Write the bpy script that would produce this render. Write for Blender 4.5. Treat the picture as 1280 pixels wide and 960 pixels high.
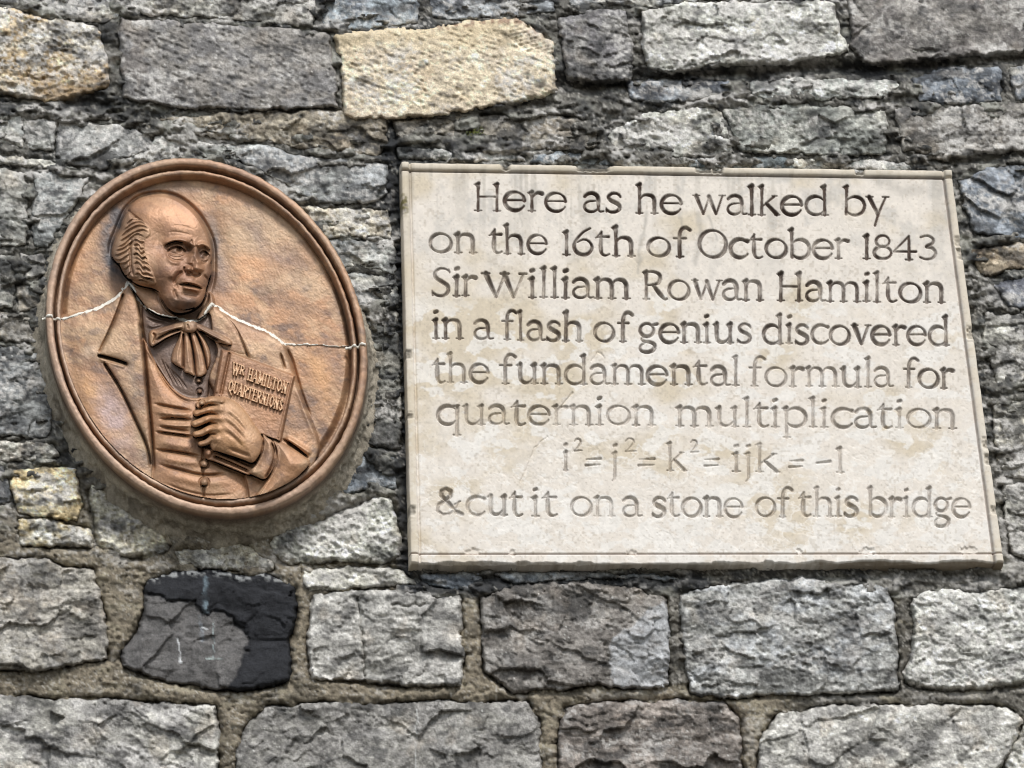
import bpy, numpy as np, math, random
random.seed(4); np.random.seed(4)
for o in list(bpy.data.objects): bpy.data.objects.remove(o)
SC = bpy.context.scene
COL = SC.collection
F4 = np.float32
# ---------------------------------------------------------------- small numpy toolkit
def catmull(pts, closed=True, n=6):
    P = np.array(pts, float)
    if len(P) < 3:
        return P
    out = []
    N = len(P)
    segs = N if closed else N-1
    for i in range(segs):
        if closed:
            p0, p1, p2, p3 = P[(i-1) % N], P[i], P[(i+1) % N], P[(i+2) % N]
        else:
            p0, p1, p2, p3 = P[max(i-1, 0)], P[i], P[i+1], P[min(i+2, N-1)]
        for k in range(n):
            t = k/n
            out.append(0.5*((2*p1)+(-p0+p2)*t+(2*p0-5*p1+4*p2-p3)*t*t+(-p0+3*p1-3*p2+p3)*t**3))
    if not closed:
        out.append(P[-1])
    return np.array(out)

def poly_sd(U, V, pts):
    """signed distance to polygon, positive inside"""
    P = np.asarray(pts, float); N = len(P)
    d2 = np.full(U.shape, 1e9, F4); inside = np.zeros(U.shape, bool)
    for i in range(N):
        ax, ay = P[i][:2]; bx, by = P[(i+1) % N][:2]
        dx, dy = bx-ax, by-ay; L = dx*dx+dy*dy+1e-9
        t = np.clip(((U-ax)*dx+(V-ay)*dy)/L, 0, 1)
        q = (U-ax-t*dx)**2+(V-ay-t*dy)**2
        np.minimum(d2, q, out=d2)
        if ay != by:
            c = ((ay > V) != (by > V)) & (U < (bx-ax)*(V-ay)/(by-ay)+ax)
            inside ^= c
    d = np.sqrt(d2)
    return np.where(inside, d, -d).astype(F4)

def line_dt(U, V, pts):
    """distance to an open polyline, and the parameter 0..1 along it (arc length)"""
    P = np.asarray(pts, float)
    seg = np.hypot(*(P[1:, :2]-P[:-1, :2]).T); cum = np.r_[0, np.cumsum(seg)]; tot = cum[-1]+1e-9
    best = np.full(U.shape, 1e9, F4); T = np.zeros(U.shape, F4); side = np.zeros(U.shape, F4)
    for i in range(len(P)-1):
        ax, ay = P[i][:2]; dx, dy = P[i+1][:2]-P[i][:2]; L = dx*dx+dy*dy+1e-9
        t = np.clip(((U-ax)*dx+(V-ay)*dy)/L, 0, 1)
        q = (U-ax-t*dx)**2+(V-ay-t*dy)**2
        m = q < best
        best = np.where(m, q, best); T = np.where(m, (cum[i]+t*seg[i])/tot, T)
        side = np.where(m, np.sign((U-ax)*dy-(V-ay)*dx), side)
    return np.sqrt(best), T, side

def _h(ix, iy, s):
    n = (ix.astype(np.int64)*374761393+iy.astype(np.int64)*668265263+s*144269504)
    n = (n ^ (n >> 13))*1274126177 & 0x7fffffff
    n = (n ^ (n >> 15))*1911520717 & 0x7fffffff
    return ((n ^ (n >> 16)) & 0xffffff).astype(F4)/F4(0xffffff)

def vnoise(x, y, s=0):
    ix = np.floor(x); iy = np.floor(y); fx = x-ix; fy = y-iy
    ix = ix.astype(np.int64); iy = iy.astype(np.int64)
    a = _h(ix, iy, s); b = _h(ix+1, iy, s); c = _h(ix, iy+1, s); d = _h(ix+1, iy+1, s)
    ux = fx*fx*fx*(fx*(fx*6-15)+10); uy = fy*fy*fy*(fy*(fy*6-15)+10)
    return (a+(b-a)*ux+(c-a)*uy+(a-b-c+d)*ux*uy)*2-1

def fbm(x, y, s=0, o=4, g=0.5):
    r = 0; a = 1.0; t = 0
    for i in range(o):
        c, sn = math.cos(i*1.1+s), math.sin(i*1.1+s)
        r = r+a*vnoise((x*c-y*sn)*2.03**i+i*17.3, (x*sn+y*c)*2.03**i-i*9.1, s+i*7)
        t += a; a *= g
    return r/t

def ridged(x, y, s=0, o=4, g=0.5):
    r = 0; a = 1.0; t = 0
    for i in range(o):
        c, sn = math.cos(i*1.3+s), math.sin(i*1.3+s)
        r = r+a*(1-2*np.abs(vnoise((x*c-y*sn)*2.07**i+i*5.3, (x*sn+y*c)*2.07**i+i*3.1, s+i*11)))
        t += a; a *= g
    return r/t

def shards(x, y, s=0, tilt=1.0):
    """broken-stone facets: every Voronoi cell is a tilted plane, returns height and edge distance"""
    ix = np.floor(x).astype(np.int64); iy = np.floor(y).astype(np.int64)
    d1 = np.full(x.shape, 9.0, F4); d2 = np.full(x.shape, 9.0, F4); h = np.zeros(x.shape, F4)
    for dx in (-1, 0, 1):
        for dy in (-1, 0, 1):
            cx = ix+dx; cy = iy+dy
            px = cx+0.15+0.7*_h(cx, cy, s); py = cy+0.15+0.7*_h(cx, cy, s+31)
            ex = x-px; ey = y-py; d = ex*ex+ey*ey
            a = _h(cx, cy, s+57)*6.283; m = _h(cx, cy, s+91)
            hh = (np.cos(a)*ex+np.sin(a)*ey)*tilt*(0.3+0.9*m)+(_h(cx, cy, s+77)-0.5)*0.7
            n = d < d1
            d2 = np.where(n, d1, np.minimum(d2, d)); h = np.where(n, hh, h); d1 = np.where(n, d, d1)
    return h, np.sqrt(d2)-np.sqrt(d1)

def sstep(a, b, x):
    t = np.clip((x-a)/(b-a), 0, 1)
    return t*t*(3-2*t)

def dome(sd, w):
    t = np.clip(sd/w, 0, 1)
    return np.sqrt(np.maximum(1-(1-t)**2, 0))

def mix(a, b, t):
    return a+(b-a)*t
# ---------------------------------------------------------------- where the photographer stood
# The front face of the inscribed plaque lies in the plane y = 0; x runs right, z up, metres.
FPX, PLW, PLH, Z0 = 3227.0, 0.8977, 0.70, 3.00     # focal length in photo pixels, plaque size, height of its foot
def _solve():
    c = np.array([[500,203],[1190,213],[1257,712],[512,713]], float)-np.array([640,480])
    W = [(0,PLH),(PLW,PLH),(PLW,0),(0,0)]; A = []
    for (x, y), (u, v) in zip(W, c):
        A.append([x,y,1,0,0,0,-u*x,-u*y,-u]); A.append([0,0,0,x,y,1,-v*x,-v*y,-v])
    H = np.linalg.svd(np.array(A))[2][-1].reshape(3, 3)
    K = np.diag([1/FPX, 1/FPX, 1])@H
    s = (np.linalg.norm(K[:, 0])+np.linalg.norm(K[:, 1]))/2
    K = K/s
    if K[2, 2] < 0: K = -K
    r1 = K[:, 0]/np.linalg.norm(K[:, 0]); r2 = K[:, 1]-r1*(r1@K[:, 1]); r2 /= np.linalg.norm(r2); r3 = np.cross(r1, r2)
    R = np.c_[r1, r2, r3]; t = K[:, 2]               # cam = R (X, Z, out) + t with image axes right, down, forward
    return R, t
_R, _t = _solve()
# plane frame (X, Z, N) with N = X x Z = -y
RC = np.c_[_R[:, 0], -_R[:, 2], _R[:, 1]]            # columns: world x, y, z in camera axes
CAM = -RC.T@_t + np.array([0, 0, Z0])
def unproj(u, v, y):
    """the point of the plane 'y' seen at photo pixel (u, v)"""
    u = np.asarray(u, float); v = np.asarray(v, float)
    d = np.stack([(u-640)/FPX, (v-480)/FPX, np.ones_like(u)], -1)@RC
    k = (y-CAM[1])/d[..., 1]
    return CAM+d*k[..., None]
def proj(P):
    q = (np.asarray(P)-CAM)@RC.T
    return np.stack([q[..., 0]/q[..., 2]*FPX+640, q[..., 1]/q[..., 2]*FPX+480], -1)
# ---------------------------------------------------------------- camera, sky, sun, exposure
from mathutils import Matrix
cd = bpy.data.cameras.new('camera'); cam = bpy.data.objects.new('camera', cd); COL.objects.link(cam)
cd.sensor_fit = 'HORIZONTAL'; cd.sensor_width = 36; cd.lens = FPX/1280*36; cd.clip_start = 0.05; cd.clip_end = 2000
M = np.eye(4); M[:3, 0] = RC[0]; M[:3, 1] = -RC[1]; M[:3, 2] = -RC[2]; M[:3, 3] = CAM
cam.matrix_world = Matrix(M.tolist()); SC.camera = cam
SUN = np.array([0.20, -0.80, 0.95]); SUN /= np.linalg.norm(SUN)
el = math.asin(SUN[2]); az = math.atan2(SUN[0], SUN[1])
w = bpy.data.worlds.new('World'); SC.world = w; w.use_nodes = True
nt = w.node_tree; nt.nodes.clear()
sky = nt.nodes.new('ShaderNodeTexSky'); sky.sky_type = 'NISHITA'; sky.sun_disc = False
sky.sun_elevation = el; sky.sun_rotation = az; sky.air_density = 1.0; sky.dust_density = 1.0; sky.altitude = 50
bg = nt.nodes.new('ShaderNodeBackground'); bg.inputs[1].default_value = 0.075
hs = nt.nodes.new('ShaderNodeHueSaturation'); hs.inputs['Saturation'].default_value = 0.38   # overcast: the blue is veiled by cloud
wo = nt.nodes.new('ShaderNodeOutputWorld')
nt.links.new(sky.outputs[0], hs.inputs['Color']); nt.links.new(hs.outputs[0], bg.inputs[0]); nt.links.new(bg.outputs[0], wo.inputs[0])
ld = bpy.data.lights.new('sun', 'SUN'); ld.energy = 1.3; ld.angle = math.radians(14); ld.color = (1.0, 0.975, 0.955)
lo = bpy.data.objects.new('sun', ld); COL.objects.link(lo); lo.location = (0, -3, 6)
from mathutils import Vector
lo.rotation_euler = Vector(SUN.tolist()).to_track_quat('Z', 'Y').to_euler()
SC.view_settings.view_transform = 'Standard'; SC.view_settings.look = 'None'; SC.view_settings.exposure = 1.06; SC.view_settings.gamma = 1
SC.render.filter_size = 1.1
try: SC.cycles.filter_width = 1.1
except Exception: pass

# ---------------------------------------------------------------- scene helpers
PXM = 0.00132                                         # metres per photo pixel on the wall
WY = 0.022                                            # nominal face of the rubble wall, behind the plaque's face
def lin(r, g, b):
    c = np.array([r, g, b], float)/255
    return np.where(c < 0.04045, c/12.92, ((c+0.055)/1.055)**2.4)
def empty(name, label, cat, loc):
    o = bpy.data.objects.new(name, None); COL.objects.link(o); o.location = loc; o.empty_display_size = 0.1
    o['label'] = label; o['category'] = cat
    return o
def parent(o, p):
    if p is not None:
        o.parent = p; o.matrix_parent_inverse = Matrix.Translation(-p.matrix_basis.translation) if p.parent is None else Matrix.Identity(4)
def mesh_obj(name, V, Fq, mat, par=None, color=None, smooth=True, normals=None, org=None):
    V = np.asarray(V, F4).copy(); Fq = np.asarray(Fq, np.int32)
    me = bpy.data.meshes.new(name)
    me.vertices.add(len(V)); me.vertices.foreach_set('co', V.ravel())
    k = Fq.shape[1]
    me.loops.add(Fq.size); me.loops.foreach_set('vertex_index', Fq.ravel())
    me.polygons.add(len(Fq)); me.polygons.foreach_set('loop_start', np.arange(0, Fq.size, k, dtype=np.int32))
    me.polygons.foreach_set('loop_total', np.full(len(Fq), k, np.int32))
    me.polygons.foreach_set('use_smooth', np.full(len(Fq), smooth, bool))
    me.update(calc_edges=True)
    if color is not None:
        a = me.color_attributes.new('tint', 'FLOAT_COLOR', 'POINT')
        a.data.foreach_set('color', np.c_[np.asarray(color, F4), np.ones(len(V), F4)].astype(F4).ravel())
    if normals is not None:
        me.normals_split_custom_set_from_vertices(np.asarray(normals, F4).tolist())
    me.materials.append(mat)
    o = bpy.data.objects.new(name, me); COL.objects.link(o); parent(o, par)
    return o
def grid_obj(name, P, keep, mat, par=None, color=None, normals=None):
    """P (ny,nx,3); keep (ny-1,nx-1) faces"""
    ny, nx = P.shape[:2]; idx = np.arange(ny*nx).reshape(ny, nx)
    q = np.stack([idx[:-1, :-1], idx[1:, :-1], idx[1:, 1:], idx[:-1, 1:]], -1)[keep]
    if len(q) == 0: return None
    used, inv = np.unique(q, return_inverse=True)
    return mesh_obj(name, P.reshape(-1, 3)[used], inv.reshape(-1, 4), mat, par,
                    None if color is None else color.reshape(-1, 3)[used], True, None if normals is None else normals.reshape(-1, 3)[used])

def material(name, rough=0.85, spec=0.3, bump=0.0, scale=900.0, vary=0.12, flat=None, bumpdist=0.0006, detail=4.0, vary_scale=260.0):
    m = bpy.data.materials.new(name); m.use_nodes = True; t = m.node_tree; N = t.nodes; L = t.links
    b = N['Principled BSDF']; b.inputs['Roughness'].default_value = rough; b.inputs['Specular IOR Level'].default_value = spec
    tc = N.new('ShaderNodeTexCoord')
    if flat is None:
        at = N.new('ShaderNodeAttribute'); at.attribute_name = 'tint'; col = at.outputs['Color']
    else:
        rg = N.new('ShaderNodeRGB'); rg.outputs[0].default_value = (*flat, 1); col = rg.outputs[0]
    n1 = N.new('ShaderNodeTexNoise'); n1.inputs['Scale'].default_value = vary_scale; n1.inputs['Detail'].default_value = 6; n1.inputs['Roughness'].default_value = 0.7
    L.new(tc.outputs['Object'], n1.inputs['Vector'])
    mr = N.new('ShaderNodeMapRange'); mr.inputs[1].default_value = 0.3; mr.inputs[2].default_value = 0.7
    mr.inputs[3].default_value = 1-vary; mr.inputs[4].default_value = 1+vary
    L.new(n1.outputs['Fac'], mr.inputs[0])
    mx = N.new('ShaderNodeVectorMath'); mx.operation = 'SCALE'
    L.new(col, mx.inputs[0]); L.new(mr.outputs[0], mx.inputs['Scale']); L.new(mx.outputs[0], b.inputs['Base Color'])
    rr = N.new('ShaderNodeMapRange'); rr.inputs[3].default_value = rough-0.12; rr.inputs[4].default_value = min(rough+0.12, 1)
    L.new(n1.outputs['Fac'], rr.inputs[0]); L.new(rr.outputs[0], b.inputs['Roughness'])
    if bump > 0:
        n2 = N.new('ShaderNodeTexNoise'); n2.inputs['Scale'].default_value = scale; n2.inputs['Detail'].default_value = detail; n2.inputs['Roughness'].default_value = 0.65
        L.new(tc.outputs['Object'], n2.inputs['Vector'])
        bp = N.new('ShaderNodeBump'); bp.inputs['Strength'].default_value = bump; bp.inputs['Distance'].default_value = bumpdist
        L.new(n2.outputs['Fac'], bp.inputs['Height']); L.new(bp.outputs['Normal'], b.inputs['Normal'])
    return m
M_STONE = material('quarried_limestone', 0.85, 0.22, 0.6, 330, 0.36, bumpdist=0.0030, detail=8, vary_scale=330)
M_MORTAR = material('lime_mortar', 0.95, 0.12, 0.9, 700, 0.30, bumpdist=0.0022, vary_scale=480)
M_PLAQUE = material('pale_limestone', 0.78, 0.2, 0.25, 500, 0.05, bumpdist=0.0005, vary_scale=150)
M_LETTER = material('weathered_cut_letter', 0.9, 0.15, 0.3, 900, 0.22, bumpdist=0.0006)
M_CAST = material('patinated_bronze', 0.50, 0.5, 0.3, 420, 0.15, bumpdist=0.0010, vary_scale=210)
M_CAST.node_tree.nodes['Principled BSDF'].inputs['Metallic'].default_value = 0.2
M_SEAL = material('white_sealant', 0.6, 0.35, 0.3, 800, 0.12, flat=tuple(lin(226, 222, 210)))
M_CORE = material('rubble_core', 0.95, 0.1, 0.6, 60, 0.3, flat=tuple(lin(92, 90, 84)), bumpdist=0.01, vary_scale=14)

# ---------------------------------------------------------------- the rubble wall: every stone traced from the photograph
WALL = empty('stone_wall', 'old grey coursed rubble stone wall of a canal bridge that carries the inscribed tablet and round portrait', 'wall', (0.3, WY, 0))
GREY, DARK, PALE, BROWN, BLUE = (124,122,118), (84,84,84), (172,170,160), (128,118,104), (104,112,120)
# outline, kind of face, main colour, second colour, how much white lichen, proud height, lean
ST = [
 ([(-60,-60),(148,-60),(150,20),(128,30),(60,18),(0,4),(-60,-2)],'rough',(112,112,110),PALE,.25,2),
 ([(155,-60),(385,-60),(395,0),(391,34),(350,30),(240,21),(156,17)],'rough',(128,126,120),PALE,.35,3),
 ([(398,-60),(520,-60),(524,20),(525,29),(470,36),(430,38),(402,33)],'smooth',(114,119,124),(150,158,162),.2,2),
 ([(535,-60),(690,-60),(694,14),(640,22),(545,26),(538,10)],'rough',(88,92,96),(150,154,156),.25,1),
 ([(703,-60),(868,-60),(870,2),(800,9),(712,8)],'rough',(130,132,132),PALE,.3,1),
 ([(876,-60),(1052,-60),(1044,-8),(940,-2),(877,-1)],'rough',(110,112,112),PALE,.3,1),
 ([(-60,5),(0,9),(60,22),(118,33),(131,58),(137,95),(133,112),(108,117),(70,128),(30,125),(0,119),(-60,112)],'lichen',(170,164,150),(176,156,124),.8,9),
 ([(151,24),(260,31),(360,37),(412,43),(417,90),(420,131),(330,137),(240,135),(156,122),(153,95),(151,60)],'pock',(122,120,118),(138,134,128),.06,12),
 ([(418,43),(500,39),(580,29),(646,26),(676,44),(689,54),(691,90),(693,113),(680,120),(620,130),(540,144),(445,148),(430,140),(430,100),(424,70)],'pock',(208,194,168),(200,187,166),.1,15),
 ([(700,24),(740,12),(782,15),(788,60),(786,98),(745,104),(710,97),(703,60)],'rough',(108,106,106),(128,126,122),.08,12),
 ([(803,16),(860,6),(1040,2),(1048,40),(1059,64),(1040,70),(985,76),(880,82),(840,90),(812,85),(803,60)],'rough',(190,190,180),(160,158,150),.6,13),
 ([(1058,-60),(1340,-60),(1340,68),(1280,62),(1180,72),(1085,79),(1066,62),(1062,20)],'flake',(118,114,110),(140,136,130),.12,10),
 ([(783,104),(830,101),(915,102),(921,122),(870,125),(800,128),(786,122)],'smooth',(74,78,84),(150,156,160),.25,2),
 ([(938,101),(1040,98),(1116,101),(1130,110),(1105,121),(1000,126),(940,123)],'rough',(140,144,140),(182,184,176),.5,3),
 ([(1140,100),(1180,87),(1250,84),(1253,124),(1215,130),(1150,127)],'smooth',(76,80,85),(112,118,124),.15,4),
 ([(1261,82),(1340,74),(1340,124),(1270,123)],'smooth',(100,104,108),PALE,.2,3),
 ([(757,168),(800,142),(890,133),(906,148),(917,192),(860,197),(790,196),(765,186)],'rough',(164,164,156),(188,188,178),.5,3),
 ([(904,137),(1000,130),(1105,139),(1110,160),(1108,193),(1060,195),(980,192),(924,189)],'rough',(124,126,120),(150,150,142),.3,5),
 ([(1119,136),(1200,133),(1340,128),(1340,182),(1240,190),(1180,199),(1132,190),(1122,162)],'flake',(118,114,108),(146,142,134),.2,6),
 ([(798,199),(840,195),(896,197),(898,209),(800,209)],'rough',(120,132,138),PALE,.3,1),
 ([(914,198),(970,196),(1036,200),(1040,211),(916,211)],'rough',(110,118,120),PALE,.35,1),
 ([(1046,202),(1090,199),(1135,203),(1140,213),(1050,213)],'rough',(120,122,118),PALE,.3,1),
 ([(-60,124),(0,126),(60,136),(150,142),(190,156),(192,164),(150,153),(70,141),(0,136),(-60,134)],'rough',(92,90,84),(120,116,106),.1,3),
 ([(-60,145),(-10,142),(27,146),(29,184),(0,181),(-60,178)],'rough',(136,138,134),PALE,.4,3),
 ([(30,147),(71,150),(68,191),(32,186)],'flake',(122,122,118),(150,150,144),.25,4),
 ([(74,151),(150,157),(186,167),(196,186),(150,200),(130,212),(90,205),(70,193)],'flake',(116,116,114),(146,146,142),.2,6),
 ([(193,168),(240,174),(296,184),(300,200),(240,196),(178,204),(160,210),(176,196)],'rough',(150,152,146),(186,188,180),.5,4),
 ([(202,150),(280,142),(420,138),(484,143),(484,178),(470,196),(400,189),(330,175),(280,176),(228,160)],'rough',(128,120,106),(148,140,124),.12,5),
 ([(274,180),(330,181),(380,196),(440,202),(482,206),(483,245),(462,252),(420,254),(384,249),(350,228),(306,202)],'flake',(120,122,122),(158,160,156),.3,6),
 ([(372,258),(420,260),(482,263),(488,280),(489,298),(440,296),(404,298),(388,276)],'rough',(158,150,134),(186,180,164),.35,4),
 ([(402,302),(440,300),(492,302),(495,345),(462,336),(424,334),(412,318)],'flake',(124,126,124),(164,166,160),.3,3),
 ([(428,340),(462,341),(494,350),(496,382),(446,384),(436,362)],'rough',(112,114,112),PALE,.3,3),
 ([(-60,190),(0,194),(60,200),(96,212),(60,212),(30,206),(-60,204)],'rough',(120,120,114),PALE,.3,3),
 ([(-60,210),(0,212),(29,216),(35,260),(33,304),(0,307),(-60,308)],'flake',(140,140,134),(152,150,142),.15,6),
 ([(42,216),(80,217),(112,224),(96,250),(75,282),(60,308),(44,310),(40,270)],'flake',(122,124,122),(150,152,148),.25,5),
 ([(-60,316),(0,318),(18,322),(20,350),(15,383),(-60,380)],'flake',(142,142,134),(160,158,150),.2,5),
 ([(24,318),(56,318),(58,344),(46,352),(24,352)],'rough',(112,110,106),PALE,.3,2),
 ([(22,358),(50,356),(52,386),(22,390)],'rough',(104,104,100),(140,132,118),.2,2),
 ([(-60,390),(10,392),(48,398),(52,430),(0,426),(-60,424)],'rough',(116,112,104),(150,142,126),.3,3),
 ([(-60,432),(0,434),(48,440),(62,480),(66,520),(60,549),(0,544),(-60,540)],'flake',(112,114,114),(140,142,140),.18,6),
 ([(-60,549),(20,552),(68,556),(74,572),(30,577),(-60,576)],'rough',(128,122,112),PALE,.35,4),
 ([(-60,584),(4,584),(12,600),(12,626),(-60,632)],'smooth',(70,72,74),(100,100,100),.1,2),
 ([(16,588),(50,583),(94,585),(96,610),(102,630),(96,650),(60,646),(24,640),(13,612)],'rough',(206,194,162),(190,172,134),.4,6),
 ([(22,650),(60,651),(112,662),(115,684),(60,682),(26,680)],'rough',(166,152,116),PALE,.35,4),
 ([(108,600),(122,604),(150,630),(198,664),(212,688),(180,698),(125,682),(118,650)],'lichen',(166,162,144),(190,184,160),.5,4),
 ([(342,668),(384,656),(428,640),(480,620),(494,640),(498,700),(430,702),(350,702)],'lichen',(160,160,150),(188,188,176),.55,4),
 ([(426,560),(462,566),(494,574),(496,610),(460,612),(430,616),(412,606)],'smooth',(84,90,96),(130,136,140),.25,2),
 ([(446,386),(496,388),(500,450),(501,520),(500,562),(470,560),(444,550),(458,500),(462,440)],'rough',(112,112,106),(136,134,126),.15,2),
 ([(220,690),(300,680),(340,700),(340,712),(250,710),(224,706)],'rough',(150,144,126),PALE,.3,1),
 ([(380,714),(440,708),(500,712),(520,730),(450,734),(384,740)],'rough',(170,168,156),(186,184,172),.45,2),
 ([(-60,700),(0,700),(55,699),(80,711),(114,713),(122,740),(130,772),(134,822),(90,830),(40,836),(-60,832)],'flake',(140,136,128),(152,148,138),.1,8),
 ([(184,726),(215,719),(260,714),(300,722),(332,720),(368,735),(369,775),(360,800),(361,848),(340,857),(298,862),(250,858),(205,850),(165,836),(150,822),(172,790),(182,765)],'slate',(58,60,64),(112,110,108),.02,8),
 ([(392,748),(420,742),(470,740),(530,741),(574,748),(577,800),(576,856),(520,857),(450,852),(390,848),(386,800)],'flake',(166,164,158),(150,148,142),.1,8),
 ([(603,746),(640,735),(720,728),(800,738),(830,748),(836,790),(834,857),(780,858),(740,852),(700,862),(640,864),(606,838),(604,790)],'flake',(104,100,95),(122,118,112),.06,9),
 ([(850,742),(900,732),(1000,725),(1108,733),(1114,760),(1120,800),(1121,862),(1060,866),(980,867),(900,871),(864,865),(853,800)],'rough',(128,128,124),(156,158,158),.3,9),
 ([(1142,746),(1200,738),(1280,734),(1340,738),(1340,828),(1280,855),(1200,861),(1150,858),(1130,846),(1141,815)],'lichen',(158,158,150),(196,196,188),.7,8),
 ([(-60,866),(0,869),(60,876),(120,874),(200,880),(268,884),(273,920),(270,980),(266,1040),(-60,1040)],'flake',(160,158,150),(136,134,130),.25,8),
 ([(334,884),(400,880),(478,880),(560,878),(658,878),(672,898),(675,960),(676,1040),(296,1040),(296,940),(312,905)],'flake',(114,112,108),(134,132,126),.08,8),
 ([(706,886),(760,880),(850,877),(904,880),(924,900),(926,960),(926,1040),(700,1040),(700,930)],'flake',(108,102,96),(132,124,116),.12,7),
 ([(975,892),(1040,884),(1110,884),(1200,882),(1258,884),(1276,900),(1262,940),(1236,968),(1230,1040),(944,1040),(950,925)],'flake',(142,140,134),(172,170,162),.3,8),
 ([(1290,900),(1340,880),(1340,1040),(1246,1040),(1252,970),(1270,930)],'lichen',(170,168,158),(190,188,180),.5,5),
 ([(1197,226),(1240,209),(1290,205),(1340,206),(1340,292),(1270,299),(1218,290),(1205,258)],'flake',(94,98,102),(126,132,138),.2,6),
 ([(1214,312),(1262,306),(1340,306),(1340,332),(1262,336),(1240,344),(1222,340)],'rough',(116,106,92),(150,138,118),.25,4),
 ([(1242,356),(1290,346),(1340,344),(1340,384),(1262,384)],'smooth',(88,90,96),(120,122,126),.15,3),
 ([(1232,392),(1290,392),(1340,394),(1340,490),(1280,490),(1246,484),(1228,430)],'rough',(112,110,104),PALE,.25,4),
 ([(1240,497),(1290,500),(1340,500),(1340,600),(1290,598),(1252,594),(1243,540)],'rough',(112,110,104),(158,154,142),.35,4),
 ([(1252,604),(1300,604),(1340,606),(1340,700),(1290,702),(1264,690),(1256,650)],'rough',(124,122,116),PALE,.3,3),
 ([(490,152),(560,146),(690,142),(748,158),(750,184),(690,188),(600,186),(500,178)],'rough',(116,112,104),(140,134,122),.15,2),
 ([(494,182),(560,188),(640,190),(660,200),(600,203),(500,199)],'rough',(128,130,126),(176,178,172),.5,2),
 ([(668,192),(720,190),(780,196),(786,208),(700,206),(664,204)],'rough',(104,112,118),(150,156,158),.3,1),
 ([(610,716),(700,714),(820,718),(845,724),(720,724),(640,730)],'rough',(120,126,130),(150,152,150),.2,-1),
 ([(524,718),(600,716),(604,738),(560,738),(530,730)],'rough',(88,94,100),(150,154,156),.25,0),
]
def facefn(kind, x, y, s):
    """relief of a stone's face in pixels"""
    x = x+s*37.7; y = y+s*19.3
    wx = x+5*vnoise(x/17, y/17, s); wy = y+5*vnoise(x/17, y/17, s+5)
    if kind == 'pock':
        a = fbm(x/90, y/60, s, 2)*3
        r = x*0.94+y*0.34; q = -x*0.34+y*0.94
        d = vnoise(r/9.5, q/5.2, s+1); d2 = vnoise(r/5.0, q/3.2, s+2)
        return a-2.6*np.abs(d)**0.8-1.3*np.abs(d2)+0.4*vnoise(x/2.2, y/2.0, s+3)
    q1 = _h(np.array([s]), np.array([9]), 5)[0]; q2 = _h(np.array([s]), np.array([19]), 5)[0]
    if kind == 'flake':          # split faces: broad planes stepping down in thin sharp-edged chips
        ca, sa = math.cos(q1*1.2-.6), math.sin(q1*1.2-.6); rx = wx*ca-wy*sa; ry = wx*sa+wy*ca
        h1, e1 = shards(rx/(58+50*q2), ry/(32+18*q1), s, 1.7); h2, e2 = shards(rx/22+9, ry/12, s+3, 1.1); h3, _ = shards(x/9, y/5, s+6, 1.0)
        ch = sstep(-.15, .35, fbm(x/32, y/20, s+8, 3)+(.5-q2)*.5)      # chipped only in places
        st = (ry+9*vnoise(rx/30, ry/30, s+12))/(9+6*q1); lay = (np.floor(st)+sstep(.72, 1, st-np.floor(st)))-st
        return 0.78*(7.8*h1+(1.0+3.2*ch)*h2+(0.5+1.9*ch)*h3+1.5*ch*lay+1.6*fbm(x/40, y/22, s+9, 3)+(.3+.6*ch)*ridged(wx/9, wy/4.5, s+2, 2)+0.45*vnoise(x/2.4, y/2.1, s+4))
    if kind == 'slate':
        h1, e1 = shards(wx/85, wy/60, s, 1.8); h2, e2 = shards(wx/30, wy/20, s+3, 1.0)
        return 5.5*h1+2.2*h2+1.5*fbm(x/20, y/14, s, 4)+.8*ridged(wx/16, wy/9, s+1, 3)+0.3*vnoise(x/3, y/3, s)
    if kind == 'smooth':
        h1, _ = shards(wx/40, wy/22, s, 1.2)
        return 2.2*h1+1.8*fbm(x/16, y/9, s, 4)+0.5*vnoise(x/2.5, y/2.3, s)
    if kind == 'lichen':
        return 3.0*fbm(x/40, y/24, s, 3)+3.4*ridged(wx/12, wy/9, s, 3)+1.8*ridged(x/4.6, y/4.0, s+4, 2)
    h1, e1 = shards(wx/42, wy/20, s, 1.5); h2, _ = shards(x/10, y/6.5, s+5, 1.0)
    ch = sstep(-.3, .4, fbm(x/36, y/18, s+8, 3))
    return 0.66*(6.5*h1+(1.2+2.6*ch)*h2+(0.8+2.2*ch)*ridged(wx/17, wy/7, s, 4)+(.6+1.3*ch)*vnoise(x/3.6, y/2.6, s+2)+1.0*vnoise(x/2.0, y/1.9, s+7)+2*fbm(x/45, y/22, s+14, 2))
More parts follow.
